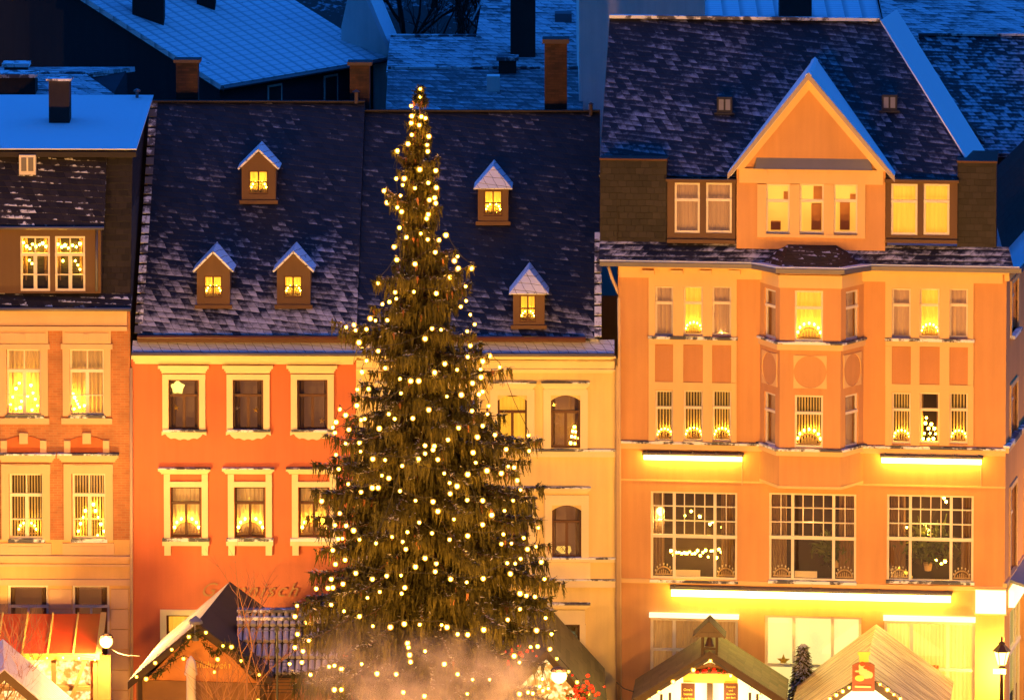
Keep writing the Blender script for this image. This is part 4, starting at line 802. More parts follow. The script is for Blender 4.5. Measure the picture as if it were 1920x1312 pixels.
# ------------------------------------------------------------------ candle arches in the windows
def make_arch(lit):
    t = thing('candle_arch', 'x', 'candle arch'); m = MB(); n = 16
    for k in range(n):
        a, b = math.pi * k / n, math.pi * (k + 1) / n; q = lambda r, an, y: (r * math.cos(an), y, .06 + r * .92 * math.sin(an))
        m.hexa([q(.39, a, -.05), q(.46, a, -.05), q(.46, a, .05), q(.39, a, .05)], [q(.39, b, -.05), q(.46, b, -.05), q(.46, b, .05), q(.39, b, .05)])
    m.box(-.5, .5, -.07, .07, 0, .06)
    for x, h in ((-.24, .17), (-.12, .24), (0, .29), (.12, .24), (.24, .17)): m.lathe((x, 0, .06), [(.045, 0), (.02, h * .5), (.035, h * .75), (.01, h)], 6)
    m.build('arch', M['arch'], t)
    for k in range(7):
        an = math.pi * (.06 + .88 * k / 6); c = (.47 * math.cos(an), 0, .07 + .46 * math.sin(an)); b = MB(); b.tube([c, (c[0], 0, c[2] + .07)], .016, 6, 0); b.ball((c[0], 0, c[2] + .10), .045, 8, 5, 1, 1.3); b.build('candle', [M['white'], M['candle'] if lit else M['white']], t)
    return t
protos = {True: make_arch(True), False: make_arch(False)}; used = set()
for Mx, w, lit, lab in ARCHES:
    o = protos[lit] if lit not in used else copy_tree(protos[lit]); used.add(lit)
    o.location = Mx.translation; o.rotation_euler = (0, 0, Mx.to_euler().z); o.scale = (w, w, w); o['label'] = lab; o['group'] = 'lit candle arches in the windows' if lit else 'unlit candle arches in the big grid windows'

# ------------------------------------------------------------------ strings of bulbs
def bulb_mesh(name, r, em, halo=0):
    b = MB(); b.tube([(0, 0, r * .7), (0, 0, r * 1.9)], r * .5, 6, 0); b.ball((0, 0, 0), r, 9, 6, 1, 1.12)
    if halo: b.ball((0, 0, 0), halo, 12, 8, 2)
    o = b.build(name, [M['socket'], M[em], M['halo']], None, True); me = o.data; bpy.data.objects.remove(o); return me
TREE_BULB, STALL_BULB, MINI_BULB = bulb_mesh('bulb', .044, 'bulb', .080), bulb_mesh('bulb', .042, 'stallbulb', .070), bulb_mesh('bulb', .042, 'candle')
def light_string(pts, label, cat='light string', group=None, me=None, sag=.0, maxgap=9e9, name='light_string', r=.009, wire=True, order=True):
    pts = [Vector(p) for p in pts]
    o0 = min(pts, key=lambda p: p.x) if order else pts[0]; seq = [o0]; rest = [p for p in pts if p is not o0]
    while rest:
        if order: q = min(rest, key=lambda p: (p - seq[-1]).length_squared)
        else: q = rest[0]
        seq.append(q); rest.remove(q)
    m = MB(); h = Vector((0, 0, .13 if me is TREE_BULB else .10))
    for a, b in zip(seq[:-1], seq[1:]):
        if (a - b).length > maxgap: continue
        L_ = (a - b).length; m.tube([a + h - o0, (a + b) / 2 + h - o0 - Vector((0, 0, sag * L_)), b + h - o0], r, 4)
    o = m.build(name, M['wire']); o.location = o0; tag(o, label, cat, group)
    for p in pts:
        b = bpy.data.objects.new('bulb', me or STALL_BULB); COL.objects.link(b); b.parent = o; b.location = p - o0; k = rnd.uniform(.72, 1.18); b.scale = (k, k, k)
    return o

# ------------------------------------------------------------------ the christmas tree
TY = -12.0
SY = [165, 185, 215, 270, 300, 330, 360, 390, 420, 445, 480, 505, 540, 575, 610, 640, 690, 760, 800, 830, 880, 940, 1000, 1060, 1110, 1150, 1200, 1260, 1330, 1420]
SLx = [785, 775, 764, 752, 738, 742, 718, 718, 745, 742, 735, 708, 700, 706, 640, 662, 672, 635, 618, 612, 592, 590, 600, 592, 572, 552, 545, 545, 550, 560]
SRx = [790, 798, 804, 812, 822, 825, 826, 830, 812, 838, 850, 880, 880, 885, 890, 905, 945, 940, 975, 1002, 995, 1008, 1015, 1030, 1055, 1040, 1020, 1015, 1030, 1060]
axis = lambda py: 787 + 13 * (py - 165) / 1150
def tree_r(py, side):
    return abs(np.interp(py, SY, SRx if side > 0 else SLx) - axis(py)) / 60 * 0.96
def needles(rs, base, direc, length, width, seg=5, mat=None):
    """many ragged hanging or reaching sprigs; arrays in, vertices and faces out"""
    n = len(base); d = direc / np.linalg.norm(direc, axis=1)[:, None]
    az = rs.uniform(0, 2 * np.pi, n); s = np.stack([np.cos(az), np.sin(az), np.zeros(n)], 1); s -= d * (s * d).sum(1)[:, None]; s /= np.linalg.norm(s, axis=1)[:, None] + 1e-6
    bend = rs.normal(0, .10, (n, 3)) * length[:, None]; V = np.zeros((n, (seg + 1) * 2, 3), np.float32)
    for k in range(seg + 1):
        t = k / seg; c = base + d * (length * t)[:, None] + bend * t * t; w = width * (1.0 - .75 * t) * (1.25 if k % 2 else .55)
        V[:, 2 * k] = c - s * w[:, None]; V[:, 2 * k + 1] = c + s * w[:, None]
    f = np.array([[2 * k, 2 * k + 1, 2 * k + 3, 2 * k + 2] for k in range(seg)]); Fc = (np.arange(n)[:, None, None] * (2 * seg + 2) + f[None]).reshape(-1, 4)
    return V.reshape(-1, 3), Fc
def mesh_np(name, chunks, mats, parent, loc=(0, 0, 0)):
    vs, fs, ms, off = [], [], [], 0
    for V, Fc, mi in chunks: vs.append(V); fs.append(Fc + off); ms.append(np.full(len(Fc), mi, np.int32)); off += len(V)
    V = np.concatenate(vs) - np.array(loc, np.float32); Fc = np.concatenate(fs).astype(np.int32); me = bpy.data.meshes.new(name)
    me.vertices.add(len(V)); me.vertices.foreach_set('co', V.astype(np.float32).ravel()); me.loops.add(Fc.size); me.loops.foreach_set('vertex_index', Fc.ravel()); me.polygons.add(len(Fc)); me.polygons.foreach_set('loop_start', np.arange(0, Fc.size, 4, dtype=np.int32))
    for m in mats: me.materials.append(m)
    me.polygons.foreach_set('material_index', np.concatenate(ms)); me.update(calc_edges=True); me.validate()
    o = bpy.data.objects.new(name, me); COL.objects.link(o); o.parent = parent
    return o
def needle_mat(name, a, b, trans=.25):
    t = NT(name); n = t.noise(t.ob(), 1.7, 4); n2 = t.noise(t.ob(), 14, 2); f = t.ss(.35, .65, t.m('ADD', t.m('MULTIPLY', n, .6), t.m('MULTIPLY', n2, .4))); c = t.mix(f, a, b); t.put(t.b.inputs['Base Color'], c); t.b.inputs['Roughness'].default_value = .7; t.b.inputs['Specular IOR Level'].default_value = .2
    tl = t.n('ShaderNodeBsdfTranslucent'); t.put(tl.inputs[0], c); mx = t.n('ShaderNodeMixShader'); mx.inputs[0].default_value = trans; t.put(mx.inputs[1], t.b.outputs[0]); t.put(mx.inputs[2], tl.outputs[0]); t.put(t.out.inputs[0], mx.outputs[0]); return t.mat
M['needle'] = needle_mat('spruce_needles', (.038, .037, .010), (.125, .105, .022)); M['needle_top'] = needle_mat('spruce_fresh_needles', (.05, .048, .013), (.10, .092, .022)); M['frost'] = plain('frosted_needles', (.45, .45, .45), .9, .2, 9, 0); M['cone'] = plain('spruce_cone', (.28, .11, .045), .7, .2, 9, 0); M['bark'] = plain('bark', (.13, .08, .05), .9, .35, 6, .4)
def make_tree():
    rs = np.random.RandomState(3); tip = P(787, 160, TY); bx = P(800, 1312, TY).x
    T = thing('christmas_tree', 'huge drooping christmas tree covered in warm bulbs', 'tree', (bx, TY, 0)); z_top = tip.z
    ax = lambda z: tip.x + (bx - tip.x) * (z_top - z) / 19.0
    py_of = lambda z: np.interp(z, Z_T, PY_T)
    PY_T = np.arange(1500, 100, -10); Z_T = np.array([P(800, int(p), TY).z for p in PY_T])
    tk = MB(); tk.tube([(ax(z) - bx, 0, z) for z in (0, 5, 10, 15, 19, z_top - .1)], [.42, .36, .27, .17, .08, .02], 10); tk.build('trunk', M['bark'], T, True)
    limbs = MB(); B, D, L_, Wd, K = [], [], [], [], []; FB, FD, FL = [], [], []; CB = []
    def branch(z_tip, phi, length, hero=False):
        py = py_of(z_tip); low = (z_top - z_tip) / 19.0
        droop = np.interp(low, [0, .15, .4, .8, 1], [-.75, -.25, .12, .42, .50]) * length + rs.normal(0, .06) * length
        z0 = z_tip + droop; dx, dy = math.cos(phi), math.sin(phi)
        n = max(4, int(length / .15)); ts = np.linspace(0, 1, n + 1)
        wav = rs.normal(0, .03) * length
        X = ax(z0) + dx * length * ts - dy * wav * np.sin(ts * 3); Y = dy * length * ts + dx * wav * np.sin(ts * 3); Zc = z0 - droop * ts ** 1.25 - .07 * length * np.sin(ts * math.pi) + (.10 * length * np.clip(ts - .8, 0, 1) * 2 if low > .2 else 0)
        pts = np.stack([X, Y + 0, Zc], 1); limbs.tube([(p[0] - bx, p[1], p[2]) for p in pts[::2]], [max(.008, .05 * (1 - t) * min(1, length / 2.5) + .008) for t in ts[::2]], 4)
        maxw = min(1.0, .14 + .27 * length)
        tw_step = max(1, int(round(.30 / (length / n)))) if length > .8 else 1
        for i in range(1, n + 1):
            t = ts[i]; w = (maxw * (1 - t) ** .7 * .9 + .06) * rs.uniform(.6, 1.1)
            if i % tw_step == 0 or length <= .8 or i == n:
                for sd_ in (-1, 1):
                    per = max(3, int(w / .034)); u = np.linspace(.02, 1, per) * sd_; fw_ = rs.uniform(.35, .75)
                    b = np.zeros((per, 3)); b[:, 0] = pts[i, 0] - dy * u * w + dx * np.abs(u) * w * fw_ + rs.normal(0, .018, per); b[:, 1] = pts[i, 1] + dx * u * w + dy * np.abs(u) * w * fw_ + rs.normal(0, .018, per); b[:, 2] = pts[i, 2] - .22 * np.abs(u) ** 1.5 * w + rs.normal(0, .015, per)
                    d = np.zeros((per, 3)); d[:, 2] = -1; d[:, 0] = dx * .16 + rs.normal(0, .10, per); d[:, 1] = dy * .16 + rs.normal(0, .10, per)
                    ln = rs.uniform(.25, 1.0, per) * np.interp(low, [0, .03, .08, .25, .5, 1], [.10, .24, .40, .66, .92, 1.05]) * (.5 + .6 * (1 - t)); B.append(b); D.append(d); L_.append(ln); Wd.append(rs.uniform(.020, .042, per))
                    q = per; b2 = b + rs.normal(0, .012, (q, 3)); d = np.stack([-dy * sd_ * .6 + dx * .7 + rs.normal(0, .45, q), dx * sd_ * .6 + dy * .7 + rs.normal(0, .45, q), rs.uniform(-.35, .35, q)], 1); FB.append(b2); FD.append(d); FL.append(rs.uniform(.09, .20, q) * min(1, .45 + length * .3)); K.append(np.full(q, t))
            q = 6; b = np.repeat(pts[i][None], q, 0) + rs.normal(0, .03, (q, 3)); d = np.stack([dx + rs.normal(0, .6, q), dy + rs.normal(0, .6, q), rs.uniform(-.2, .45, q)], 1); FB.append(b); FD.append(d); FL.append(rs.uniform(.10, .24, q) * min(1, .45 + length * .3)); K.append(np.full(q, 2 + t))
            q = 4; b = np.repeat(pts[i][None], q, 0) + rs.normal(0, .04, (q, 3)); d = np.stack([rs.normal(0, .15, q), rs.normal(0, .15, q), -np.ones(q)], 1); B.append(b); D.append(d); L_.append(rs.uniform(.15, .6, q) * np.interp(low, [0, .08, .3, 1], [.15, .4, .8, 1])); Wd.append(rs.uniform(.02, .04, q))
        if rs.rand() < .55: 
            for _ in range(rs.randint(1, 4)): j = rs.randint(n * 2 // 3, n + 1); CB.append(pts[j] + rs.normal(0, .05, 3))
    z = z_top - .45
    while z > 1.8:
        py = py_of(z); low = (z_top - z) / 19.0; nb = int(np.interp(low, [0, .1, .3, 1], [5, 7, 11, 13])); ph0 = rs.uniform(0, 6.28)
        for k in range(nb):
            phi = ph0 + 2 * math.pi * k / nb + rs.normal(0, .18); c = math.cos(phi); rr_ = tree_r(py, 1) * max(c, 0) ** 2 + tree_r(py, -1) * max(-c, 0) ** 2 + (tree_r(py, 1) + tree_r(py, -1)) / 2 * (1 - c * c)
            branch(z + rs.normal(0, .1), phi, max(.06, rr_ * (rs.uniform(.80, 1.08) if rs.rand() < .35 else rs.uniform(.50, .86)) * np.interp(low, [0, .06, .12], [.75, .85, 1])))
        if low > .62:
            for side in (0, math.pi): branch(z + rs.normal(0, .15), side + rs.uniform(-.5, .5), tree_r(py, 1 if side == 0 else -1) * rs.uniform(.88, 1.02))
        z -= np.interp(low, [0, .1, .4, 1], [.22, .32, .66, .98])
    for px, py, s in ((628, 612, -1), (640, 622, -1), (955, 695, 1), (1008, 828, 1), (992, 872, 1), (1014, 985, 1), (1056, 1105, 1), (590, 880, -1), (612, 828, -1), (560, 1140, -1), (1035, 1150, 1), (1040, 1085, 1), (1036, 1190, 1), (546, 1220, -1), (548, 1280, -1), (560, 1180, -1), (884, 500, 1), (702, 530, -1), (722, 358, -1), (738, 285, -1), (594, 945, -1), (820, 320, 1)):
        p = P(px, py, TY); branch(p.z, (0 if s > 0 else math.pi) + rs.uniform(-.25, .1), abs(p.x - ax(p.z)))
    for k in range(8): branch(z_top - .04 - .05 * k, k * 1.9, .05 + .012 * k)
    o = np.array((0, TY, 0)); lo_ = (bx, TY, 0)
    limbs.build('limbs', M['bark'], T)
    B, D, L2, W2 = np.concatenate(B) + o, np.concatenate(D), np.concatenate(L_), np.concatenate(Wd); FB_, FD_, FL_, K_ = np.concatenate(FB) + o, np.concatenate(FD), np.concatenate(FL), np.concatenate(K)
    ch = []; V, Fc = needles(rs, B, D, L2, W2, 5); ch.append((V, Fc, 0))
    fr = rs.rand(len(FB_)) < np.where(K_ > 2.3, .42, np.where(K_ > 2, .1, np.where(K_ > .4, .07, .01))); V, Fc = needles(rs, FB_[~fr], FD_[~fr], FL_[~fr], np.full((~fr).sum(), .034), 3); ch.append((V, Fc, 1)); V, Fc = needles(rs, FB_[fr] + np.array((0, 0, .03)), FD_[fr], FL_[fr] * .7, np.full(fr.sum(), .024), 3); ch.append((V, Fc, 2))
    cb = np.array(CB) + o; cb = np.repeat(cb, 2, 0); V, Fc = needles(rs, cb, np.tile(np.array([[0.02, 0, -1.0]]), (len(cb), 1)), np.full(len(cb), .20), np.full(len(cb), .045), 3); ch.append((V, Fc, 3))
    print('tree faces', sum(len(c[1]) for c in ch)); mesh_np('crown', ch, [M['needle'], M['needle_top'], M['frost'], M['cone']], T, lo_)
    return T
make_tree()
BULBS = [(788,167),(788,182),(771,199),(772,218),(790,219),(798,222),(771,231),(786,235),(772,253),(804,256),(765,270),(801,272),(745,283),(802,284),(787,318),(817,320),(743,335),(758,335),(755,347),(803,343),(818,352),(778,353),(720,358),(751,367),(805,375),(815,371),(817,381),(726,380),(745,389),(753,397),(803,402),(800,410),(749,427),
(789,438),(762,445),(802,449),(823,450),(836,441),(739,463),(816,473),(744,487),(778,495),(858,481),(852,489),(859,503),(884,503),(844,520),(709,531),(741,548),(776,547),(818,550),(873,537),(874,564),(864,575),(717,570),(730,566),(743,560),(882,590),(890,608),(876,621),(726,600),(704,601),(694,597),(664,609),(649,613),(667,619),(687,617),(810,616),(827,618),(797,635),(673,642),(882,648),(709,658),(877,669),(918,667),(905,677),(687,676),(722,690),(679,697),(815,698),(857,693),(937,688),(901,692),(902,707),(886,718),(750,710),(770,714),(785,714),(834,682),
(670,730),(691,729),(752,737),(838,743),(865,740),(898,739),(905,734),(669,760),(637,767),(648,778),(804,768),(677,787),(684,785),(729,776),(740,785),(774,784),(916,761),(885,770),(914,776),(630,791),(624,801),(628,811),(654,805),(711,803),(905,798),(895,819),(928,815),(860,802),(840,824),(648,831),(674,830),(630,852),(676,846),(699,860),(722,862),(797,835),(814,836),(812,843),(797,850),(785,860),(821,861),(887,848),(892,867),(949,842),(992,845),(991,816),(964,876),(953,874),(913,882),(940,887),(877,889),(833,887),(754,873),(716,891),(729,896),(635,879),
(653,907),(677,922),(698,914),(709,914),(750,920),(843,905),(857,911),(844,925),(970,900),(976,918),(962,938),(905,938),(876,937),(946,957),(922,965),(905,983),(812,940),(779,938),(821,958),(851,973),(603,939),(637,962),(628,984),(649,985),(663,994),(786,979),(1009,989),(634,1010),(642,1009),(674,1011),(705,1018),(735,1006),(764,997),(810,999),(843,1011),(877,1004),(755,1015),(761,1029),(944,1001),(940,1019),(959,1018),(982,1008),(1005,1024),(989,1029),(624,1031),
(647,1049),(629,1057),(667,1074),(698,1085),(725,1079),(752,1078),(779,1062),(797,1046),(818,1056),(816,1071),(845,1085),(875,1091),(906,1084),(951,1055),(966,1056),(976,1047),(1015,1053),(1021,1085),(957,1075),(975,1112),(987,1116),(1003,1118),(593,1103),(615,1102),(624,1101),(621,1085),(643,1094),(689,1120),(712,1109),(753,1112),(759,1101),(621,1133),(674,1155),(699,1173),(645,1145),(557,1135),(553,1155),(575,1166),(558,1188),(579,1200),(553,1213),(568,1220),(566,1241),(543,1244),(758,1169),(787,1170),(732,1175),(838,1175),(828,1171),(858,1188),(877,1189),(907,1180),(952,1161),(975,1141),(1023,1158),(1006,1181),(1034,1188),(1031,1216),(995,1212),(1008,1211),(964,1229),(974,1241),(764,1205),(766,1213),(768,1227),(770,1240),(797,1220),(833,1244),(858,1263),(886,1273),(918,1273),(1017,1272),(1012,1286),(1018,1294),(1028,1290),(999,1299),(990,1297),(974,1300),(876,1300),(756,1297),(796,1304),(678,1244),(707,1262),(743,1263),(640,1253),(617,1249),(627,1247),(582,1264),(627,1292),(640,1292)]
def tree_lights():
    lab = ((0, 432, 'bulb string round the slim tip of the christmas tree'), (432, 660, 'bulb string round the upper tree where it crosses the dark roofs'), (660, 870, 'bulb string round the middle of the tree at the upper window row'), (870, 1045, 'bulb string round the wide tree part at the lower window row'), (1045, 1400, 'bulb string round the lowest branches above the stalls and smoke'))
    for a, b, l in lab:
        pts = []
        for px, py in BULBS:
            if not a <= py < b: continue
            r = (tree_r(py, 1) + tree_r(py, -1)) / 2; dx = (px - axis(py)) / 60 * .93; q = math.sqrt(max(0.02, (1.04 * r) ** 2 - dx * dx)) * rnd.uniform(.86, 1.0); pts.append(P(px, py, TY - q))
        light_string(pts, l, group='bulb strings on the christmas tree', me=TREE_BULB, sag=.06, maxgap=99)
tree_lights()

# ------------------------------------------------------------------ houses behind
def base_thing(name, label, pts, cat='house'):
    c = Vector((sum(p.x for p in pts) / len(pts), sum(p.y for p in pts) / len(pts), 0)); c.z = min(terr(p.x, p.y) for p in pts) - .3
    return thing(name, label, cat, c), Matrix.Translation(-c)
def ridge_house(name, label, pxl, pxr, pye, pyr, Y0, Y1, rmat, wmat, over=.25, xr=None):
    """roof slope facing the square, eave at Y0 and ridge at Y1 read off the photograph, mirrored behind"""
    a, b = P(pxl, pye, Y0), P(pxr, pye, Y0); zr = P((pxl + pxr) / 2, pyr, Y1).z; ze = a.z; l2, r2 = (P(xr[0], pyr, Y1).x, P(xr[1], pyr, Y1).x) if xr else (a.x, b.x)
    Yb = 2 * Y1 - Y0; H, X = base_thing(name, label, [a, b, Vector((a.x, Yb, 0)), Vector((b.x, Yb, 0))]); zb = H.location.z
    m = MB(); m.slab([(a.x, Y0, ze), (b.x, Y0, ze), (r2, Y1, zr), (l2, Y1, zr)], .16); m.slab([(a.x, Yb, ze), (b.x, Yb, ze), (r2, Y1, zr), (l2, Y1, zr)], .16); rf = m.build('roof', rmat, H, xf=X)
    m = MB(); q = over; m.box(a.x + q, b.x - q, Y0 + q, Yb - q, zb, ze - .05)
    for x in (a.x + q, b.x - q): m.poly([(x, Y0 + q, ze - .06), (x, Yb - q, ze - .06), (l2 + q if x < (a.x + b.x) / 2 else r2 - q, Y1, zr - .2)])
    m.build('wall', wmat, H, xf=X); m = MB(); m.box(l2, r2, Y1 - .1, Y1 + .1, zr - .02, zr + .06); m.build('ridge', M['ledge_snow'], rf, xf=X)
    return H, rf, X
def chimney(rf, X, px0, px1, pyt, pyb, Y, mat, dy=.7, cap='ledge_snow'):
    a, b = P(px0, pyb, Y), P(px1, pyb, Y); zt = P(px0, pyt, Y).z; m = MB(); m.box(a.x, b.x, Y, Y + dy, a.z - 1.5, zt); m.build('chimney', mat, rf, xf=X); m = MB(); m.box(a.x - .08, b.x + .08, Y - .08, Y + dy + .08, zt, zt + .12); m.build('chimney_cap', M[cap], rf, xf=X)
def barn():
    c0 = P(415, 160, 19); e1 = PZ(725, 108, c0.z); ed = (e1 - c0); EL = ed.length; ed.normalize(); pp = Vector((-ed.y, ed.x, 0)); t0 = hit(165, 0, c0, ed); k0 = (t0 - c0).dot(pp); h0 = (t0 - c0).z; print('barn', c0, e1, k0, h0)
    K = 1.75; rdg = c0 + pp * k0 * K + Vector((0, 0, h0 * K)); far = c0 + pp * k0 * K * 2; e2 = c0 + ed * EL
    H, X = base_thing('barn', 'big dark house with a blue snow dusted sheet metal roof behind the red house', [c0, e2, far, far + ed * EL])
    m = MB(); m.slab([c0, e2, e2 + (rdg - c0), rdg], .18); m.slab([far, far + ed * EL, e2 + (rdg - c0), rdg], .18); rf = m.build('roof', M['metal_snow'], H, xf=X)
    w = MB(); zb = H.location.z; i = .35; a = c0 + ed * i + pp * i; b = c0 + ed * (EL - i) + pp * i; c = far + ed * (EL - i) - pp * i; d = far + ed * i - pp * i; zt = c0.z + .02
    fl = lambda v, z: (v.x, v.y, z); w.hexa([fl(q, zb) for q in (a, b, c, d)], [fl(q, zt) for q in (a, b, c, d)]); ra, rb = rdg + ed * i, rdg + ed * (EL - i)
    w.poly([fl(a, zt), fl(d, zt), fl(ra, rdg.z - .2)]); w.poly([fl(b, zt), fl(c, zt), fl(rb, rdg.z - .2)]); w.build('wall', M['barn'], H, xf=X)
    for s in (.36, .70):
        p = c0 + ed * (EL * s) + pp * (i - .02); f = MB(); fr = .42
        f.hexa([p - ed * fr + Vector((0, 0, -1.75)), p + ed * fr + Vector((0, 0, -1.75)), p + ed * fr + pp * .1 + Vector((0, 0, -1.75)), p - ed * fr + pp * .1 + Vector((0, 0, -1.75))], [p - ed * fr + Vector((0, 0, -.35)), p + ed * fr + Vector((0, 0, -.35)), p + ed * fr + pp * .1 + Vector((0, 0, -.35)), p - ed * fr + pp * .1 + Vector((0, 0, -.35))]); wn = f.build('window', M['white'], H, xf=X)
        g = MB(); q = p - pp * .012; u = .34; g.poly([q - ed * u + Vector((0, 0, -1.67)), q + ed * u + Vector((0, 0, -1.67)), q + ed * u + Vector((0, 0, -.43)), q - ed * u + Vector((0, 0, -.43))]); g.build('pane', M['chim_dark'], wn, xf=X)
    for px0, px1, py, dd in ((247, 308, 38, 5.0), (368, 404, 14, 6.0)):
        n = (e2 - c0).cross(rdg - c0).normalized(); p = hit((px0 + px1) / 2, py, c0, n); wd = (px1 - px0) / 2 / 55; m = MB(); m.box(p.x - wd, p.x + wd, p.y, p.y + .8, p.z - .8, p.z + 2.6); m.build('chimney', M['chim_dark'], rf, xf=X)
    g = MB(); g.tube([c0 - pp * .08 + Vector((0, 0, -.1)), e2 - pp * .08 + Vector((0, 0, -.1))], .07, 6); g.build('gutter', M['zinc'], H, xf=X)
barn()
def profile_house(name, label, prof, Y0, Y1, wmat, roofs=()):
    pts = [P(x, y, Y0) for x, y in prof]; H, X = base_thing(name, label, [Vector((pts[0].x, Y0, 0)), Vector((pts[-1].x, Y1, 0)), Vector((pts[0].x, Y1, 0))]); zb = H.location.z
    q = [(p.x, p.z) for p in pts]; q = [(q[0][0], zb)] + q + [(q[-1][0], zb)]; m = MB(); m.hexa([(x, Y0, z) for x, z in q], [(x, Y1, z) for x, z in q]); m.build('wall', wmat, H, xf=X)
    m = MB()
    for i, j in roofs:
        a, b = pts[i], pts[j]; up = Vector((0, 0, .04)); m.slab([Vector((a.x, Y0 - .3, a.z)) + up + Vector((0, 0, .16)), Vector((b.x, Y0 - .3, b.z)) + up + Vector((0, 0, .16)), Vector((b.x, Y1, b.z)) + up + Vector((0, 0, .16)), Vector((a.x, Y1, a.z)) + up + Vector((0, 0, .16))], .14)
    if roofs: m.build('roof', M['snow'], H, xf=X)
    return H, X
profile_house('house', 'dark windowless gable wall with a faint sloping roof edge in the top left corner', [(-60, 100), (30, 72), (130, 28), (170, -40), (270, -40)], 34, 42, M['barn'], ((0, 1), (1, 2), (2, 3)))
profile_house('house', 'pale bluish gable wall squeezed between the sheet metal roof and the slate roofs', [(640, 50), (660, -40), (686, -12), (738, 112), (744, 128)], 27, 33, M['pale'], ((1, 2), (2, 3)))
h, rf, X = ridge_house('house', 'low house with a blue snow covered roof just behind the brick townhouse', -60, 222, 182, 138, 9.5, 13.5, M['slate_far_snow'], M['barn'], xr=(-60, 160)); chimney(rf, X, -10, 66, 146, 178, 9.8, M['chim_dark'], 1.0); chimney(rf, X, 8, 50, 126, 142, 12.5, M['chim_dark'])
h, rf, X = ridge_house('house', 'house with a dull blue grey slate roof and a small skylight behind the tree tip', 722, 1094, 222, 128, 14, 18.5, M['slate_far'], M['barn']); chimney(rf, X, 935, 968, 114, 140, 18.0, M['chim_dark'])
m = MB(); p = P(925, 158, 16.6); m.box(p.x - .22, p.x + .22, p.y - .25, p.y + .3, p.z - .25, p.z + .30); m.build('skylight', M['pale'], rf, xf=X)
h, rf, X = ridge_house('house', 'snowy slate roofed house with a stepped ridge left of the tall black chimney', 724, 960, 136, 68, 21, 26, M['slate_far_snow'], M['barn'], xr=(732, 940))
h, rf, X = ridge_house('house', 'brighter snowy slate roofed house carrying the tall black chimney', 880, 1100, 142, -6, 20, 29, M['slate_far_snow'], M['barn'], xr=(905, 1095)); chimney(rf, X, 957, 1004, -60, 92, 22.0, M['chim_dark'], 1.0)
m = MB(); p = P(1056, 40, 26.5); m.box(p.x - .30, p.x + .30, p.y - .5, p.y + .5, p.z - .35, p.z + .32); m.build('skylight', M['zinc'], rf, xf=X)
profile_house('house', 'tall bare pale wall rising beside the streaked slate roof', [(1086, -70), (1322, -70)], 15.5, 24, M['pale'])
h, rf, X = ridge_house('house', 'snow covered roof with a dark chimney above the peach house ridge', 1325, 1662, 70, -40, 22, 30, M['metal_snow'], M['barn']); chimney(rf, X, 1462, 1522, -30, 34, 24, M['chim_dark'], 1.0)
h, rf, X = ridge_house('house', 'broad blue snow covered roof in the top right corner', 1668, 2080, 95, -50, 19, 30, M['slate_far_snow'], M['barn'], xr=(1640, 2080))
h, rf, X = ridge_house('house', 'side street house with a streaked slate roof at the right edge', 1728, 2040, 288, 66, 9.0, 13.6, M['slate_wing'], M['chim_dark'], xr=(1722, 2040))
m = MB(); a = P(1906, 290, 9.1); b = P(1990, 500, 9.1); m.box(a.x, b.x, 9.10, 9.6, a.z - 6, a.z - .05); m.build('wing_wall', M['peach'], h, xf=X)

# ------------------------------------------------------------------ bare trees on the slope behind
def bare_tree(loc, hgt, seed, label, group, mat, thin=1.0, lean=0.0, name='bare_tree', extra=0):
    rr = random.Random(seed); T = thing(name, label, 'tree', loc, 0, group); tr, cr = MB(), MB()
    def grow(p, d, L_, r, lev):
        n = 3; pts = [p]; q = p
        for i in range(n): d = (d + Vector((rr.uniform(-.22, .22), rr.uniform(-.22, .22), rr.uniform(-.02, .16)))).normalized(); q = q + d * (L_ / n); pts.append(q)
        (tr if lev == 0 else cr).tube(pts, [r * (1 - .55 * i / n) for i in range(n + 1)], 5 if lev < 2 else 3)
        if lev >= 4 or r < .004: return
        for k in range((rr.randint(3, 4) if lev < 3 else 3) + extra):
            a = rr.uniform(0, 6.28); s = rr.uniform(.45, .95); base = pts[rr.randint(1, n)] if k else pts[-1]; nd = (d + Vector((math.cos(a), math.sin(a), .15)) * s).normalized(); grow(base, nd, L_ * rr.uniform(.55, .78), r * .52, lev + 1)
    grow(Vector((0, 0, 0)), Vector((lean, 0, 1)), hgt * .38, .022 * hgt * thin, 0); tr.build('trunk', mat, T, True); cr.build('crown', mat, T)
M['dark_bark'] = plain('dark_bark', (.02, .02, .02), .95, .3, 4, 0); M['twig'] = plain('shrub_twig', (.32, .16, .08), .85, .2, 6, 0)
for i, (px, Y) in enumerate(((735, 74), (760, 80), (785, 70), (812, 84), (840, 72), (866, 80), (890, 74), (915, 82), (20, 66), (60, 72), (105, 64), (140, 74), (1340, 78), (1400, 84), (1600, 80))):
    q = P(px, 30, Y); bare_tree((q.x, Y, terr(q.x, Y) - .2), rnd.uniform(7, 10), 20 + i, 'dark leafless tree on the slope behind the roofs', 'leafless trees behind the roofs', M['dark_bark'])

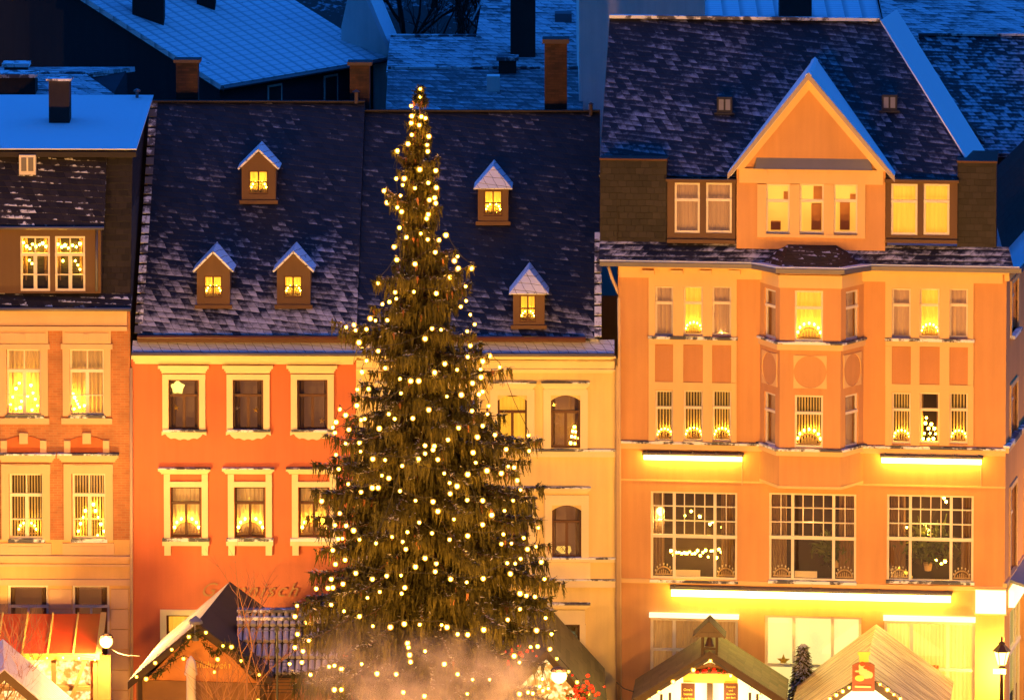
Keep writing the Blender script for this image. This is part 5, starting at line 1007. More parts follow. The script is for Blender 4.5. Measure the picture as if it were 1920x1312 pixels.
# ------------------------------------------------------------------ market stalls
M['shingle'] = slate('wood_shingle', (.075, .048, .030), w=.35, h=.30, slant=0, skew=0, s0=-.5, s1=-.5, z0=0, z1=9, k_edge=.1, joint=.03); M['green_roof'] = slate('mossy_stall_roof', (.075, .065, .035), w=1.6, h=.20, slant=0, skew=0, s0=-.7, s1=-.7, joint=.03); M['board'] = plain('stall_board', (.20, .10, .045), .8, .35, 3, .2); M['timber_and_shade'] = plain('dark_timber_and_shade', (.05, .03, .02), .8, .3, 4, .2); M['yellow_beam'] = plain('yellow_beam', (.75, .50, .10), .7, .15, 4, 0)
M['stall_glow'] = emit('stall_lit_inside', (1, .80, .26), 1.7)
def glow_noise():
    t = NT('lit_goods'); n = t.noise(t.ob(), 7, 5, .7); c = t.mix(t.ss(.42, .60, n), (.9, .30, .02), (1, .85, .35)); t.put(t.b.inputs['Base Color'], (.3, .2, .1)); t.put(t.b.inputs['Emission Color'], c); t.put(t.b.inputs['Emission Strength'], t.lin(n, .3, .7, .3 * EK, 2.0 * EK)); return t.mat
M['goods'] = glow_noise(); 
def wrinkled():
    t = NT('plastic_sheet'); u = t.uv(); n = t.noise(t.scale(u, (2.2, .22, 1)), 3.0, 5, .6); n2 = t.noise(u, 1.2, 3); c = t.mix(t.ss(.38, .62, n), (.30, .13, .05), (.78, .56, .28)); t.put(t.b.inputs['Base Color'], c); t.b.inputs['Roughness'].default_value = .28; t.b.inputs['Specular IOR Level'].default_value = .6; t.bump(t.m('ADD', n, t.m('MULTIPLY', n2, .6)), .9, .12); return t.mat  # wrinkle shade and highlights are painted as colour streaks
M['plastic'] = wrinkled(); M['bark_sheet'] = None
def rough_sheet():
    t = NT('rough_board_roof'); u = t.uv(); n = t.noise(t.scale(u, (2.5, .4, 1)), 3.0, 6, .7); c = t.mix(t.ss(.3, .7, n), (.14, .08, .05), (.62, .50, .44)); t.put(t.b.inputs['Base Color'], c); t.b.inputs['Roughness'].default_value = .8; t.bump(n, .8, .06); return t.mat
M['bark_sheet'] = rough_sheet()
def ribbed():
    t = NT('corrugated_snow_sheet'); s = t.n('ShaderNodeSeparateXYZ'); t.put(s.inputs[0], t.uv()); a = t.m('FRACT', t.m('DIVIDE', s.outputs[0], .28)); n = t.noise(t.ob(), 2, 3); c = t.mix(n, (.52, .42, .40), (.72, .62, .60)); t.put(t.b.inputs['Base Color'], c); t.b.inputs['Roughness'].default_value = .6; t.bump(t.m('SINE', t.m('MULTIPLY', a, 6.283)), .7, .05); return t.mat
M['ribbed'] = ribbed()
def gable_stall(name, label, F, apex, left, right, depth, rmat, wmat, inside, over=.25, th=.10, eave_h=None, front=True, cat='stall', right_shade_mat=None):
    H = thing(name, label, cat, F.o, F.yaw); ax_, az = F.L(*apex, 0); lx, lz = F.L(*left, 0); rx, rz = F.L(*right, 0)
    m = MB(); m.slab([(lx, -over, lz), (ax_, -over, az), (ax_, depth, az), (lx, depth, lz)], th); m.slab([(rx, -over, rz), (ax_, -over, az), (ax_, depth, az), (rx, depth, rz)], th, 1 if right_shade_mat else 0); rf = m.build('roof', [rmat, right_shade_mat] if right_shade_mat else rmat, H)
    i = .32; wl, wr = lx + i, rx - i; zl = lz + (az - lz) * i / (ax_ - lx) - th - .02; zr = rz + (az - rz) * i / (rx - ax_) - th - .02
    m = MB(); m.box(wl, wl + .08, .08, depth - .1, 0, zl); m.box(wr - .08, wr, .08, depth - .1, 0, zr); m.box(wl + .08, wr - .08, depth - .18, depth - .1, 0, min(zl, zr)); m.box(wl + .08, wr - .08, .08, .16, 0, 1.05); m.build('wall', wmat, H)
    b = MB()
    for x in (wl, wr): b.box(x - .06, x + .06, -.03, .075, 0, (zl if x == wl else zr) - .02)
    for (x0, z0), (x1, z1) in (((lx, lz), (ax_, az)), ((rx, rz), (ax_, az))): b.hexa([(x0, -over - .04, z0 - th - .16), (x1, -over - .04, z1 - th - .18), (x1, -over - .04, z1 - th * .2), (x0, -over - .04, z0 - th * .2)], [(x0, -over - .005, z0 - th - .16), (x1, -over - .005, z1 - th - .18), (x1, -over - .005, z1 - th * .2), (x0, -over - .005, z0 - th * .2)])
    b.build('timber', M['timber_and_shade'], H)
    if inside is not None:
        g = MB(); y = .9; g.poly([(wl + .1, y, 1.0), (wr - .1, y, 1.0), (wr - .1, y, zr), (ax_, y, az - .4), (wl + .1, y, zl)]); g.build('lit_interior', inside, H)
    return H, rf, (ax_, az, lx, lz, rx, rz, wl, wr)
def F_at(px, py, Y, yaw=0): p = P(px, py, Y); return Frame(p.x, Y, yaw)
def text(parent, body, x, y, z, size, mat, name='lettering', align='CENTER', shear=0, space=1.0):
    cu = bpy.data.curves.new(name, 'FONT'); cu.body = body; cu.size = size; cu.extrude = .006; cu.align_x = align; cu.align_y = 'CENTER'; cu.shear = shear; cu.space_line = space
    o = bpy.data.objects.new('tmp', cu); COL.objects.link(o); me = bpy.data.meshes.new_from_object(o.evaluated_get(bpy.context.evaluated_depsgraph_get())); bpy.data.objects.remove(o); me.materials.clear(); me.materials.append(mat)
    t = bpy.data.objects.new(name, me); COL.objects.link(t); t.parent = parent; t.location = (x, y, z); t.rotation_euler = (math.pi / 2, 0, 0); return t
def fw(F, px, py, d): return F.w(F.L3(px, py, d))

# stall with the bell turret
SB = F_at(1331, 1312, -6.5, R(-4)); HB, rfB, dB = gable_stall('market_stall', 'shingled wooden stall with a little bell turret on its gable', SB, (1331, 1216), (1184, 1309), (1476, 1309), 2.5, M['shingle'], M['board'], M['stall_glow'])
def bell_turret():
    ax_, az = dB[0], dB[1]; F = SB; z1 = F.L(1331, 1186, -.1)[1]; z2 = F.L(1331, 1160, -.1)[1]; x0, x1 = F.L(1315, 1200, -.1)[0], F.L(1346, 1200, -.1)[0]
    m = MB()
    for x in (x0, x1 - .07):
        for y in (-.22, .26): m.box(x, x + .07, y, y + .07, az - .45, z1)
    m.box(x0 + .07, x1 - .07, -.215, -.16, az + .02, az + .08); m.box(x0 + .07, x1 - .07, -.215, -.16, az - .16, az - .10); m.build('turret', M['timber_and_shade'], HB)
    e0, e1 = F.L(1299, 1190, -.1)[0], F.L(1361, 1190, -.1)[0]; xm = (e0 + e1) / 2; m = MB(); zz = z1 - .08; m.slab([(e0, -.36, zz), (xm, -.36, z2), (xm, .50, z2), (e0, .50, zz)], .06); m.slab([(e1, -.36, zz), (xm, -.36, z2), (xm, .50, z2), (e1, .50, zz)], .06); m.hexa([(e0 + .08, -.33, zz + .0), (e1 - .08, -.33, zz + .0), (xm, -.33, z2 - .08)], [(e0 + .08, -.30, zz + .0), (e1 - .08, -.30, zz + .0), (xm, -.30, z2 - .08)]); m.build('turret_roof', M['shingle'], HB)
    b = thing('bell', 'small dark bell hanging in the turret of the stall', 'bell', F.w((xm, .03, z1 - .42)), F.yaw); m = MB(); m.lathe((0, 0, 0), [(.15, 0), (.15, .02), (.11, .08), (.085, .2), (.06, .26), (.015, .29), (.015, .40)], 12); m.build('body', M['iron'], b, True)
    g = MB(); a, bb, c0, c1 = F.rect(1281, 1262, 1383, 1279, .02); g.box(a, bb, -.02, .06, c0, c1); g.build('beam', M['yellow_beam'], HB)
    g = MB(); x = F.L(1331, 1290, 0)[0]; g.box(x - .09, x + .09, -.0, .07, 1, c0 - .003)
    for px in (1256, 1406, 1240, 1420): x = F.L(px, 1300, 0)[0]; g.box(x - .04, x + .04, 0.0, .07, 1, F.L(px, 1285 + abs(px - 1331) * .18, 0)[1])
    g.build('front_post', M['timber_and_shade'], HB)
    gb = MB(); top = az - .42; gb.hexa([(a + .05, .08, c1), (bb - .05, .08, c1), (dB[0], .08, top)], [(a + .05, .12, c1), (bb - .05, .12, c1), (dB[0], .12, top)]); gb.build('gable_board', M['board'], HB)
    for p0, p1, txt, lab, sz in ((1277, 1303, "Oma's\nbestes\nSauerkraut", 'brown chalk board reading Oma\'s bestes Sauerkraut on the bell stall', .105), (1357, 1384, 'Rotkohl\nund\nGulasch\naus dem\nErzgebirge', 'brown chalk board with five lines of writing on the bell stall', .085)):
        q0, q1, zb, zt_ = F.rect(p0, 1280, p1, 1318, -.05); bd = thing('chalk_board', lab, 'board', F.w(((q0 + q1) / 2, -.05, zb)), F.yaw); m = MB(); w = (q1 - q0) / 2; m.box(-w, w, -.02, .02, 0, zt_ - zb); m.build('board', M['brown'], bd); text(bd, txt, 0, -.03, (zt_ - zb) * .48, sz, M['yellow_beam'], space=1.25)
    fl = MB(); rr = random.Random(4)
    for k in range(46): u = rr.uniform(-1, 1); fl.ball((.42 * u, rr.uniform(-.06, .06), .05 + rr.uniform(0, .16) * (1 - abs(u))), rr.uniform(.03, .06), 6, 4, rr.choice((0, 0, 1)))
    o = fl.build('flower_box', [plain('red_poinsettia', (.65, .02, .01), .6, .1, 5, 0), M['needle_top']]); o.location = F.w((dB[0] + .02, -.06, c1 + .01)); tag(o, 'row of red flowers on the yellow beam of the bell stall', 'flowers')
    light_string([fw(F, x, y, -.34) for x, y in ((1219, 1311), (1236, 1297), (1262, 1277), (1300, 1255), (1332, 1238), (1370, 1266), (1408, 1290), (1426, 1304))], 'white bulbs along the gable of the bell stall', order=False)
bell_turret()
lamp('stall_lamp', SB.w((dB[0], -.6, 2.6)), 260, (1, .72, .3), .15)

# stall under a wrinkled plastic sheet, with the bottle shaped sign
ST = F_at(1622, 1312, -8.5, R(-7)); HT, rfT, dT = gable_stall('market_stall', 'stall roofed with a wrinkled tan plastic sheet at the right', ST, (1621, 1256), (1470, 1368), (1772, 1368), 6.2, M['plastic'], M['board'], M['stall_glow'])
def bottle_sign():
    F = ST; d = -.42; prof = [(1598, 1246), (1598, 1295), (1640, 1295), (1640, 1246), (1632, 1241), (1629, 1240), (1629, 1228), (1632, 1226), (1632, 1221), (1608, 1221), (1608, 1226), (1611, 1228), (1611, 1240), (1607, 1241)]
    c = F.L3(1619, 1295, d); t = thing('sign', 'brown bottle shaped sign with a painted red capped cook on the plastic roofed stall', 'sign', F.w(c), F.yaw); q = [(F.L(x, y, d)[0] - c.x, F.L(x, y, d)[1] - c.z) for x, y in prof]
    main = q[:5] + q[-1:]; m = MB(); m.hexa([(x, -.03, z) for x, z in main], [(x, .03, z) for x, z in main]); m.build('panel', plain('sign_brown', (.22, .06, .035), .5, .1, 4, 0), t)
    m = MB(); nk = q[5:13]; m.hexa([(x, -.032, z) for x, z in nk], [(x, .028, z) for x, z in nk]); m.build('bottle_neck', M['yellow_beam'], t)
    def blob(mb, cx, cy, rx, ry, y, m_=0):
        o = F.L(cx, cy, d); mb.hexa([(o[0] - c.x + rx * math.cos(a), y, o[1] - c.z + ry * math.sin(a)) for a in [k * .5236 for k in range(12)]], [(o[0] - c.x + rx * math.cos(a), y + .01, o[1] - c.z + ry * math.sin(a)) for a in [k * .5236 for k in range(12)]], m_)
    m = MB(); blob(m, 1618, 1256, .13, .17, -.043); blob(m, 1624, 1263, .17, .13, -.046); blob(m, 1632, 1264, .08, .10, -.049); blob(m, 1615, 1248, .08, .09, -.052); blob(m, 1607, 1257, .06, .03, -.049); m.build('painted_figure', plain('painted_skin', (.75, .45, .22), .6, .1, 4, 0), t)
    m = MB(); blob(m, 1617, 1243, .08, .07, -.057); blob(m, 1625, 1250, .10, .05, -.060); m.build('painted_cap', plain('painted_red', (.7, .05, .01), .6, .1, 4, 0), t)
    m = MB(); blob(m, 1612, 1270, .14, .09, -.055); m.build('painted_pot', M['yellow_beam'], t)
    m = MB(); o0 = F.L(1603, 1284, d); o1 = F.L(1633, 1288, d); m.box(o0[0] - c.x, o1[0] - c.x, -.045, -.031, o1[1] - c.z, o0[1] - c.z); m.build('scroll', M['peach_trim'], t)
bottle_sign()
light_string([fw(ST, x, y, -.34) for x, y in ((1556, 1309), (1568, 1302), (1580, 1295), (1592, 1288), (1650, 1282), (1664, 1292), (1676, 1301), (1688, 1309))], 'bright bulbs under the gable edge of the plastic roofed stall', order=False)
lamp('stall_lamp', ST.w((dT[0], -.8, 2.8)), 420, (1, .74, .3), .15)

# mossy stall right of the tree
SG = F_at(1024, 1312, -7.2, R(0)); HG, rfG, dG = gable_stall('market_stall', 'stall with a steep mossy brown roof directly right of the christmas tree', SG, (1024, 1214), (905, 1340), (1140, 1342), 6.2, M['green_roof'], M['board'], M['goods'])
light_string([fw(SG, x, y, -.4) for x, y in ((1044, 1234), (1066, 1258), (1082, 1278), (1102, 1300))], 'few bulbs on the right gable edge of the mossy roofed stall', order=False)
def floodlight(p, label, power, r=.17):
    t = thing('floodlight', label, 'light', p); m = MB(); m.ball((0, 0, 0), r, 10, 6); m.build('lamp_glass', M['lantern'], t, True); m = MB(); m.lathe((0, 0, r * .6), [(r * 1.1, 0), (r * .9, .08), (r * .25, .14)], 10); m.build('shade', M['iron'], t); lamp('glow', (0, -.45, .05), power, (1, .60, .14), .12, t)
floodlight(fw(SG, 1048, 1266, -1.6), 'glaring lamp at the gable of the stall right of the tree', 700, .24)
def red_flowers(p, label, n=60, w=.5, h=.4):
    fl = MB(); rr = random.Random(int(p.x * 7) & 255)
    for k in range(n): fl.ball((rr.gauss(0, w * .5), rr.uniform(-.15, .15), rr.gauss(0, h * .5)), rr.uniform(.03, .07), 6, 4, rr.choice((0, 0, 1)))
    o = fl.build('flowers', [plain('red_blossom', (.65, .03, .01), .6, .1, 5, 0), M['needle_top']]); o.location = p; tag(o, label, 'flowers')
red_flowers(fw(SG, 966, 1232, -.7), 'red flowers and gold bow left of the glaring stall lamp'); red_flowers(fw(SG, 1090, 1298, -.6), 'red flowers low on the right gable edge of the mossy stall')

# rough roofed stall at the left with garlands
SM = F_at(370, 1312, -9.0, R(-7)); HM, rfM, dM = gable_stall('market_stall', 'gabled stall with a rough pale board roof in front of the red house', SM, (372, 1163), (243, 1272), (512, 1266), 5.4, M['bark_sheet'], M['board'], None, right_shade_mat=M['timber_and_shade'])  # right roof slope is coloured dark to paint its shade
def garland(pts, label, r=.13, n=420):
    rs = np.random.RandomState(5); pts = [Vector(p) for p in pts]; seg = []
    for a, b in zip(pts[:-1], pts[1:]): seg += [a.lerp(b, k / 20) for k in range(20)]
    B = np.array([tuple(seg[rs.randint(len(seg))]) for _ in range(n)]) + rs.normal(0, r * .3, (n, 3)); D = rs.normal(0, 1, (n, 3)); D[:, 2] -= .4; V, Fc = needles(rs, B, D, rs.uniform(.1, .22, n), np.full(n, .03), 3); o = mesh_np('garland', [(V, Fc, 0)], [M['needle_top']], None, tuple(pts[0])); o.location = pts[0]; tag(o, label, 'garland')
def mid_stall():
    F = SM; ax_, az, lx, lz, rx, rz, wl, wr = dM; m = MB(); m.hexa([(wl, .10, min(lz, rz) - .2), (wr, .10, min(lz, rz) - .2), (ax_, .10, az - .16)], [(wl, .15, min(lz, rz) - .2), (wr, .15, min(lz, rz) - .2), (ax_, .15, az - .16)]); m.build('gable_board', plain('orange_boards', (.50, .20, .07), .8, .25, 3, .1), HM)
    m = MB(); a, b, c, d = F.rect(330, 1262, 450, 1312, .02); m.box(a - 1.2, b + .6, .02, .09, 1.0, c + .55); m.build('front_panel', M['board'], HM)
    fi = MB(); fi.lathe((ax_ - .05, -.2, az - .55), [(.10, 0), (.10, .5), (.22, .52), (.20, .60), (.02, .74)], 8); fi.build('finial', M['zinc'], HM)
    garland([fw(F, x, y, -.40) for x, y in ((290, 1268), (330, 1228), (366, 1178), (400, 1226), (432, 1208), (480, 1250))], 'green garland zigzagging across the gable of the rough roofed stall')
    light_string([fw(F, x, y, -.5) for x, y in ((256, 1268), (291, 1242), (322, 1217), (354, 1193), (386, 1185), (418, 1210), (452, 1238), (486, 1264))], 'bulbs along the gable edge of the rough roofed stall', order=False)
    light_string([fw(F, x, y, -.45) for x, y in ((274, 1272), (344, 1234), (402, 1259), (408, 1235), (434, 1212), (484, 1312))], 'scattered dim bulbs over the front boards of the rough roofed stall', order=False, wire=True)
    p = F.L3(358, 1232, -1.2); pl = MB(); pl.lathe((0, 0, 0), [(.16, 0), (.14, p.z - .55), (.20, p.z - .5), (.13, p.z - .1), (.02, p.z + .05)], 10); o = pl.build('parasol', [plain('folded_cloth', (.55, .45, .42), .8, .1, 4, .1)], None, True); w = F.w(p); o.location = (w.x, w.y, 0); tag(o, 'folded pale parasol standing in front of the rough roofed stall', 'parasol')
    text(HM, 'Glühwein', F.L(395, 1247, -.0)[0], .07, F.L(395, 1247, 0)[1], .30, M['yellow_beam'], shear=.2)
mid_stall()
lamp('stall_lamp', SM.w((dM[0], -1.2, 2.6)), 300, (1, .60, .2), .2)
# tiled hut roof between that stall and the tree
def tile_hut():
    Y0, Y1 = -8.9, -7.3; a, b = P(440, 1268, Y0), P(640, 1268, Y0); zr = P(540, 1148, Y1).z; ze = a.z; H = thing('hut', 'hut with snowy grey pantiles between the rough roofed stall and the tree', 'hut', ((a.x + b.x) / 2, (Y0 + Y1) / 2, 0)); X = Matrix.Translation(-H.location)
    m = MB(); n = 11; k = int((b.x - a.x) / .19)
    dx = (b.x - a.x) / k; rows = 4; cover = MB()
    for i in range(k):
        for j in range(rows):
            t0, t1 = j / rows, (j + .95) / rows; x = a.x + (i + .5) * dx; p0 = Vector((x, Y0 + (Y1 - Y0) * t0, ze + (zr - ze) * t0 + .10)); p1 = Vector((x, Y0 + (Y1 - Y0) * t1, ze + (zr - ze) * t1 + .02)); m.tube([p0, p1], [dx * .46, dx * .36], 8)
    m.slab([(a.x, Y0, ze), (b.x, Y0, ze), (b.x, Y1, zr), (a.x, Y1, zr)], .08, 1); m.slab([(a.x, 2 * Y1 - Y0, ze), (b.x, 2 * Y1 - Y0, ze), (b.x, Y1, zr), (a.x, Y1, zr)], .08, 1); rf = m.build('roof', [snowy('snowy_pantile', (.40, .38, .42), (.04, .035, .04), .72), M['chim_dark']], H, xf=X)
    r = MB(); r.box(a.x, b.x, Y1 - .16, Y1 + .16, zr + .04, zr + .12); r.box(a.x, b.x, Y1 - .34, Y1 - .22, zr - .16, zr - .06); r.build('ridge', M['ledge_snow'], rf, xf=X)
    w = MB(); w.box(a.x + .2, b.x - .2, Y0 + .3, 2 * Y1 - Y0 - .3, 0, ze - .05); w.build('wall', M['board'], H, xf=X)
tile_hut()
# red roofed stall at the far left
def red_stall():
    Y0, Y1 = -4.6, -1.8; a0, b0 = P(-60, 1226, Y0).x, P(187, 1226, Y0).x; ze = P(100, 1226, Y0).z; zr = P(100, 1150, Y1).z; a1, b1 = a0, P(196, 1150, Y1).x; H = thing('market_stall', 'stall with a translucent red awning roof at the left edge', 'stall', ((a0 + b0) / 2, Y0, 0)); X = Matrix.Translation(-H.location)
    t = NT('red_awning'); u = t.uv(); n = t.noise(u, 2, 4); t.put(t.b.inputs['Base Color'], t.mix(n, (.50, .035, .012), (.66, .07, .02))); t.b.inputs['Roughness'].default_value = .4; tl = t.n('ShaderNodeBsdfTranslucent'); tl.inputs[0].default_value = (.8, .08, .02, 1); mx = t.n('ShaderNodeMixShader'); mx.inputs[0].default_value = .4; t.put(mx.inputs[1], t.b.outputs[0]); t.put(mx.inputs[2], tl.outputs[0]); t.put(t.out.inputs[0], mx.outputs[0])
    m = MB(); m.slab([(a0, Y0, ze), (b0, Y0, ze), (b1, Y1, zr), (a1, Y1, zr)], .03); rf = m.build('awning', t.mat, H, xf=X); r = MB(); L_ = b0 - a0
    for k in range(6):
        s = k / 5.0; xa, xb = b0 - .03 - s * 3.9, b1 - .03 - s * 3.9; w = .025 if k else .09; r.hexa([(xa - w, Y0, ze + .003), (xa + w, Y0, ze + .003), (xb + w, Y1, zr + .003), (xb - w, Y1, zr + .003)], [(xa - w, Y0, ze + .05), (xa + w, Y0, ze + .05), (xb + w, Y1, zr + .05), (xb - w, Y1, zr + .05)])
    r.build('rib', M['yellow_beam'], rf, xf=X); f = MB(); f.box(a0, b0, Y0 - .06, Y0 - .01, ze - .16, ze + .03); f.build('fascia', M['yellow_beam'], H, xf=X)
    p = MB()
    for px in (100, 178): x = P(px, 1260, Y0).x; p.box(x - .07, x + .07, Y0 + .1, Y0 + .24, 0, ze - .03)
    q0, q1 = P(158, 1240, Y0 - .1), P(134, 1312, Y0 - .1); p.hexa([(q1.x - .09, Y0 - .05, q1.z), (q1.x + .03, Y0 - .05, q1.z), (q1.x + .03, Y0 + .05, q1.z), (q1.x - .09, Y0 + .05, q1.z)], [(q0.x - .05, Y0 - .05, q0.z), (q0.x + .07, Y0 - .05, q0.z), (q0.x + .07, Y0 + .05, q0.z), (q0.x - .05, Y0 + .05, q0.z)]); p.build('post', M['board'], H, xf=X)
    s = MB(); x0, x1 = P(168, 1260, Y0).x, P(206, 1260, Y0).x; s.box(x0, x1, Y0 + .3, Y0 + .4, 0, ze - .1); s.box(x0 + .3, x1, Y0 + .25, Y1, 0, 1.0); s.build('side_wall', plain('red_boards', (.40, .12, .05), .8, .3, 4, .2), H, xf=X)
    g = MB(); g.poly([(a0, Y0 + .8, .8), (x0, Y0 + .8, .8), (x0, Y0 + .8, ze), (a0, Y0 + .8, ze)]); g.build('lit_interior', M['goods'], H, xf=X); g = MB(); g.box(a0, x0, Y0 + .85, Y0 + .92, 0, ze); g.build('back_wall', M['board'], H, xf=X); c = MB(); zc = P(120, 1290, Y0).z; c.box(a0, x0, Y0 + .2, Y0 + .6, zc - .12, zc); c.build('counter', M['board'], H, xf=X)
    light_string([P(x, y, Y0 - .2) for x, y in ((22, 1233), (57, 1233), (88, 1233), (118, 1232), (148, 1233), (178, 1236))], 'row of bulbs under the red awning', order=False)
    floodlight(P(199, 1202, Y0 - .5), 'glaring lamp at the right end of the red awning', 3200, .20); lamp('stall_lamp', (b0 - 2, Y0 + .2, ze - .5), 120, (1, .7, .25), .15)
    cb = MB(); q = [P(206, 1214, Y0), P(222, 1224, Y0 - 1.0), P(240, 1228, Y0 - 2.4), P(262, 1229, -9.0)]; cb.tube(q, .015, 5); o = cb.build('cable', M['wire']); tag(o, 'slack cable from the red awning lamp to the rough roofed stall', 'cable')
red_stall()
def cable_right():
    cb = MB(); cb.tube([P(1156, 1278, -3), P(1170, 1290, -4), P(1188, 1296, -6)], .018, 5); o = cb.build('cable', M['wire']); tag(o, 'slack cable between the mossy stall and the bell stall', 'cable')
cable_right()
# snowy roof in the bottom left corner
SC_ = F_at(-10, 1312, -15.0, R(6)); HC, rfC, dC = gable_stall('market_stall', 'stall with a pinkish corrugated roof in the bottom left corner', SC_, (8, 1250), (-160, 1395), (150, 1372), 3.6, M['ribbed'], M['board'], None, th=.14)

# ------------------------------------------------------------------ lanterns, antenna, shrubs, small things
def street_lamp(p, z, label, group, power, color=WARM, r=.35):
    t = thing('street_lamp', label, 'street lamp', (p[0], p[1], 0), 0, group); m = MB(); m.lathe((0, 0, 0), [(.16, 0), (.16, .5), (.09, .6), (.065, 1.2), (.05, z - .62), (.12, z - .58), (.05, z - .50)], 10); m.build('post', M['iron'], t, True)
    m = MB(); m.lathe((0, 0, z - .48), [(.13, 0), (.24, .40), (.24, .42)], 6); m.build('lantern', M['lantern'], t); m = MB(); m.lathe((0, 0, z - .06), [(.30, 0), (.10, .20), (.10, .26), (.03, .30), (.02, .46)], 6)
    for k in range(6): a = k * math.pi / 3; m.tube([(.135 * math.cos(a), .135 * math.sin(a), -.0 + z - .48), (.25 * math.cos(a), .25 * math.sin(a), z - .06)], .012, 4)
    m.build('lantern_cap', M['iron'], t); lamp('glow', (0, -.0, z - .80) if power < 2000 else (0, 0, z - .3), power, color, r, t); return t
q = P(1878, 1262, -2.2); street_lamp((q.x, q.y), P(1878, 1216, -2.2).z, 'glowing iron street lantern by the peach corner house', None, 900, (1, .66, .12), .15)
for k, x in enumerate((-32, -21, -10, 1, 12)): street_lamp((x, -34), 7.2, 'tall street lantern out on the market square', 'street lanterns of the market square', LAMP_POWER)
for x in (-17.5, -11, 5.5, 11.5, 17.5): street_lamp((x, -22), 5.4, 'short street lantern between the market stalls', 'street lanterns between the stalls', 12500 if x > 0 else 8500, (1, .45, .075))
street_lamp((20.5, 1.5), 5.6, 'street lantern in the side street beside the corner house', 'street lanterns between the stalls', 2600, (1, .48, .10))
def antenna():
    p = P(520, 1312, -15.5); t = thing('tv_antenna', 'thin black television antenna mast in front of the tiled hut', 'antenna', (p.x, p.y, 0)); zz = lambda y: P(520, y, -15.5).z; xx = lambda x: P(x, 1250, -15.5).x - p.x
    m = MB(); m.tube([(0, 0, 0), (0, 0, zz(1172))], .035, 6); m.build('mast', M['wire'], t); b = MB(); b.tube([(xx(470), -.0, zz(1182)), (xx(560), 0, zz(1180))], .014, 4); b.build('boom', M['zinc'], t); s = MB()
    for k in range(9): x = xx(474 + k * 10); s.tube([(x, -.22, zz(1182) + .02), (x, .22, zz(1182) + .02)], .007, 4)
    for y, w in ((1240, 18), (1247, 26), (1272, 22), (1278, 34), (1284, 40), (1291, 36), (1297, 26), (1262, 14)): s.tube([(xx(520 - w), 0, zz(y)), (xx(520 + w), 0, zz(y + 1))], .008, 4)
    s.build('element', M['wire'], t); c = MB(); c.box(-.06, .06, -.06, .06, zz(1180), zz(1174)); c.box(-.06, .06, -.06, .06, zz(1222), zz(1215)); c.build('clamp', M['wire'], t)
antenna()
p = P(420, 1312, -11.0); bare_tree((p.x + .2, -11, 0), 9.0, 5, 'bare orange lit young tree in front of the rough roofed stall', None, M['twig'], .42, name='young_tree', extra=1)
p = P(10, 1312, -13.0); bare_tree((p.x - .4, -13, 0), 8.8, 11, 'bare twiggy young tree at the left edge', None, M['twig'], .42, name='young_tree', extra=1)
def small_fir():
    rs = np.random.RandomState(9); c = P(1505, 1312, -2.2); z0, z1 = 1.2, P(1505, 1208, -2.2).z; T = thing('small_fir', 'small snow topped fir tree standing in front of the middle shop window', 'tree', (c.x, c.y, 0)); m = MB(); m.tube([(0, 0, 0), (0, 0, z1 - .3)], .04, 6); m.build('trunk', M['bark'], T); n = 2600; u = rs.rand(n); z = z0 + (z1 - z0) * u; r = (.62 * (1 - u) + .03) * rs.uniform(.3, 1, n); a = rs.uniform(0, 6.28, n); B = np.stack([c.x + r * np.cos(a), c.y + r * np.sin(a), z], 1); D = np.stack([np.cos(a), np.sin(a), -.5 + 0 * a], 1); V, Fc = needles(rs, B, D, rs.uniform(.10, .22, n), np.full(n, .03), 3); k = n // 2; V2, F2 = needles(rs, B[:k] + np.array((0, -.03, .04)), D[:k], rs.uniform(.08, .16, k), np.full(k, .04), 3); mesh_np('crown', [(V, Fc, 0), (V2, F2, 1)], [M['needle'], M['frost']], T, (c.x, c.y, 0))
small_fir()
# decorations behind the panes
def win_lights(F, fc, px, d, label, name='lit_decoration', cat='decoration', me=None):
    light_string([F.w(F.L3(x, y, d)) for x, y in px], label, cat, name=name, me=me or MINI_BULB, order=False, r=.006)
win_lights(A, FLAT, ((46, 708), (36, 718), (30, 728), (58, 722), (62, 736), (66, 748), (52, 742), (40, 752), (24, 744), (20, 758), (30, 766), (38, 764), (70, 760), (60, 768)), .42, 'small lit christmas tree behind the upper left window of the brick house', 'window_tree', 'christmas tree')
win_lights(A, FLAT, ((137, 738), (140, 745), (143, 751), (146, 757), (149, 763), (139, 766), (158, 760)), .42, 'slanting row of bulbs behind the upper right window of the brick house')
win_lights(A, FLAT, ((175, 945), (160, 957), (179, 957), (156, 969), (184, 969), (151, 981), (189, 982), (147, 995), (195, 995), (183, 1003)), .30, 'triangle of candle bulbs behind the lower right window of the brick house', 'candle_pyramid', 'candle pyramid')
win_lights(RH, FLAT, ((1737, 783), (1735, 793), (1746, 795), (1741, 803), (1752, 803), (1733, 812), (1744, 812), (1754, 813), (1731, 822), (1741, 823), (1750, 822)), .30, 'brightly lit little tree in the middle window of the lower right triple', 'window_tree', 'christmas tree')
win_lights(B2, FLAT, ((1077, 800), (1074, 808), (1080, 809), (1072, 818), (1078, 819), (1083, 821), (1070, 830), (1078, 831)), .40, 'tiny lit tree in the right corner of the upper cream house window', 'window_tree', 'christmas tree')
win_lights(RH, FLAT, [(1258 + i * 5, 1032 + 5 * math.sin(i * 2.3) + 4 * (i % 3)) for i in range(22)] + [(1284, 966), (1312, 968), (1331, 982), (1336, 978), (1353, 988), (1296, 958)], .55, 'row of warm lights deep inside the left big grid window', 'lit_garland', 'garland')
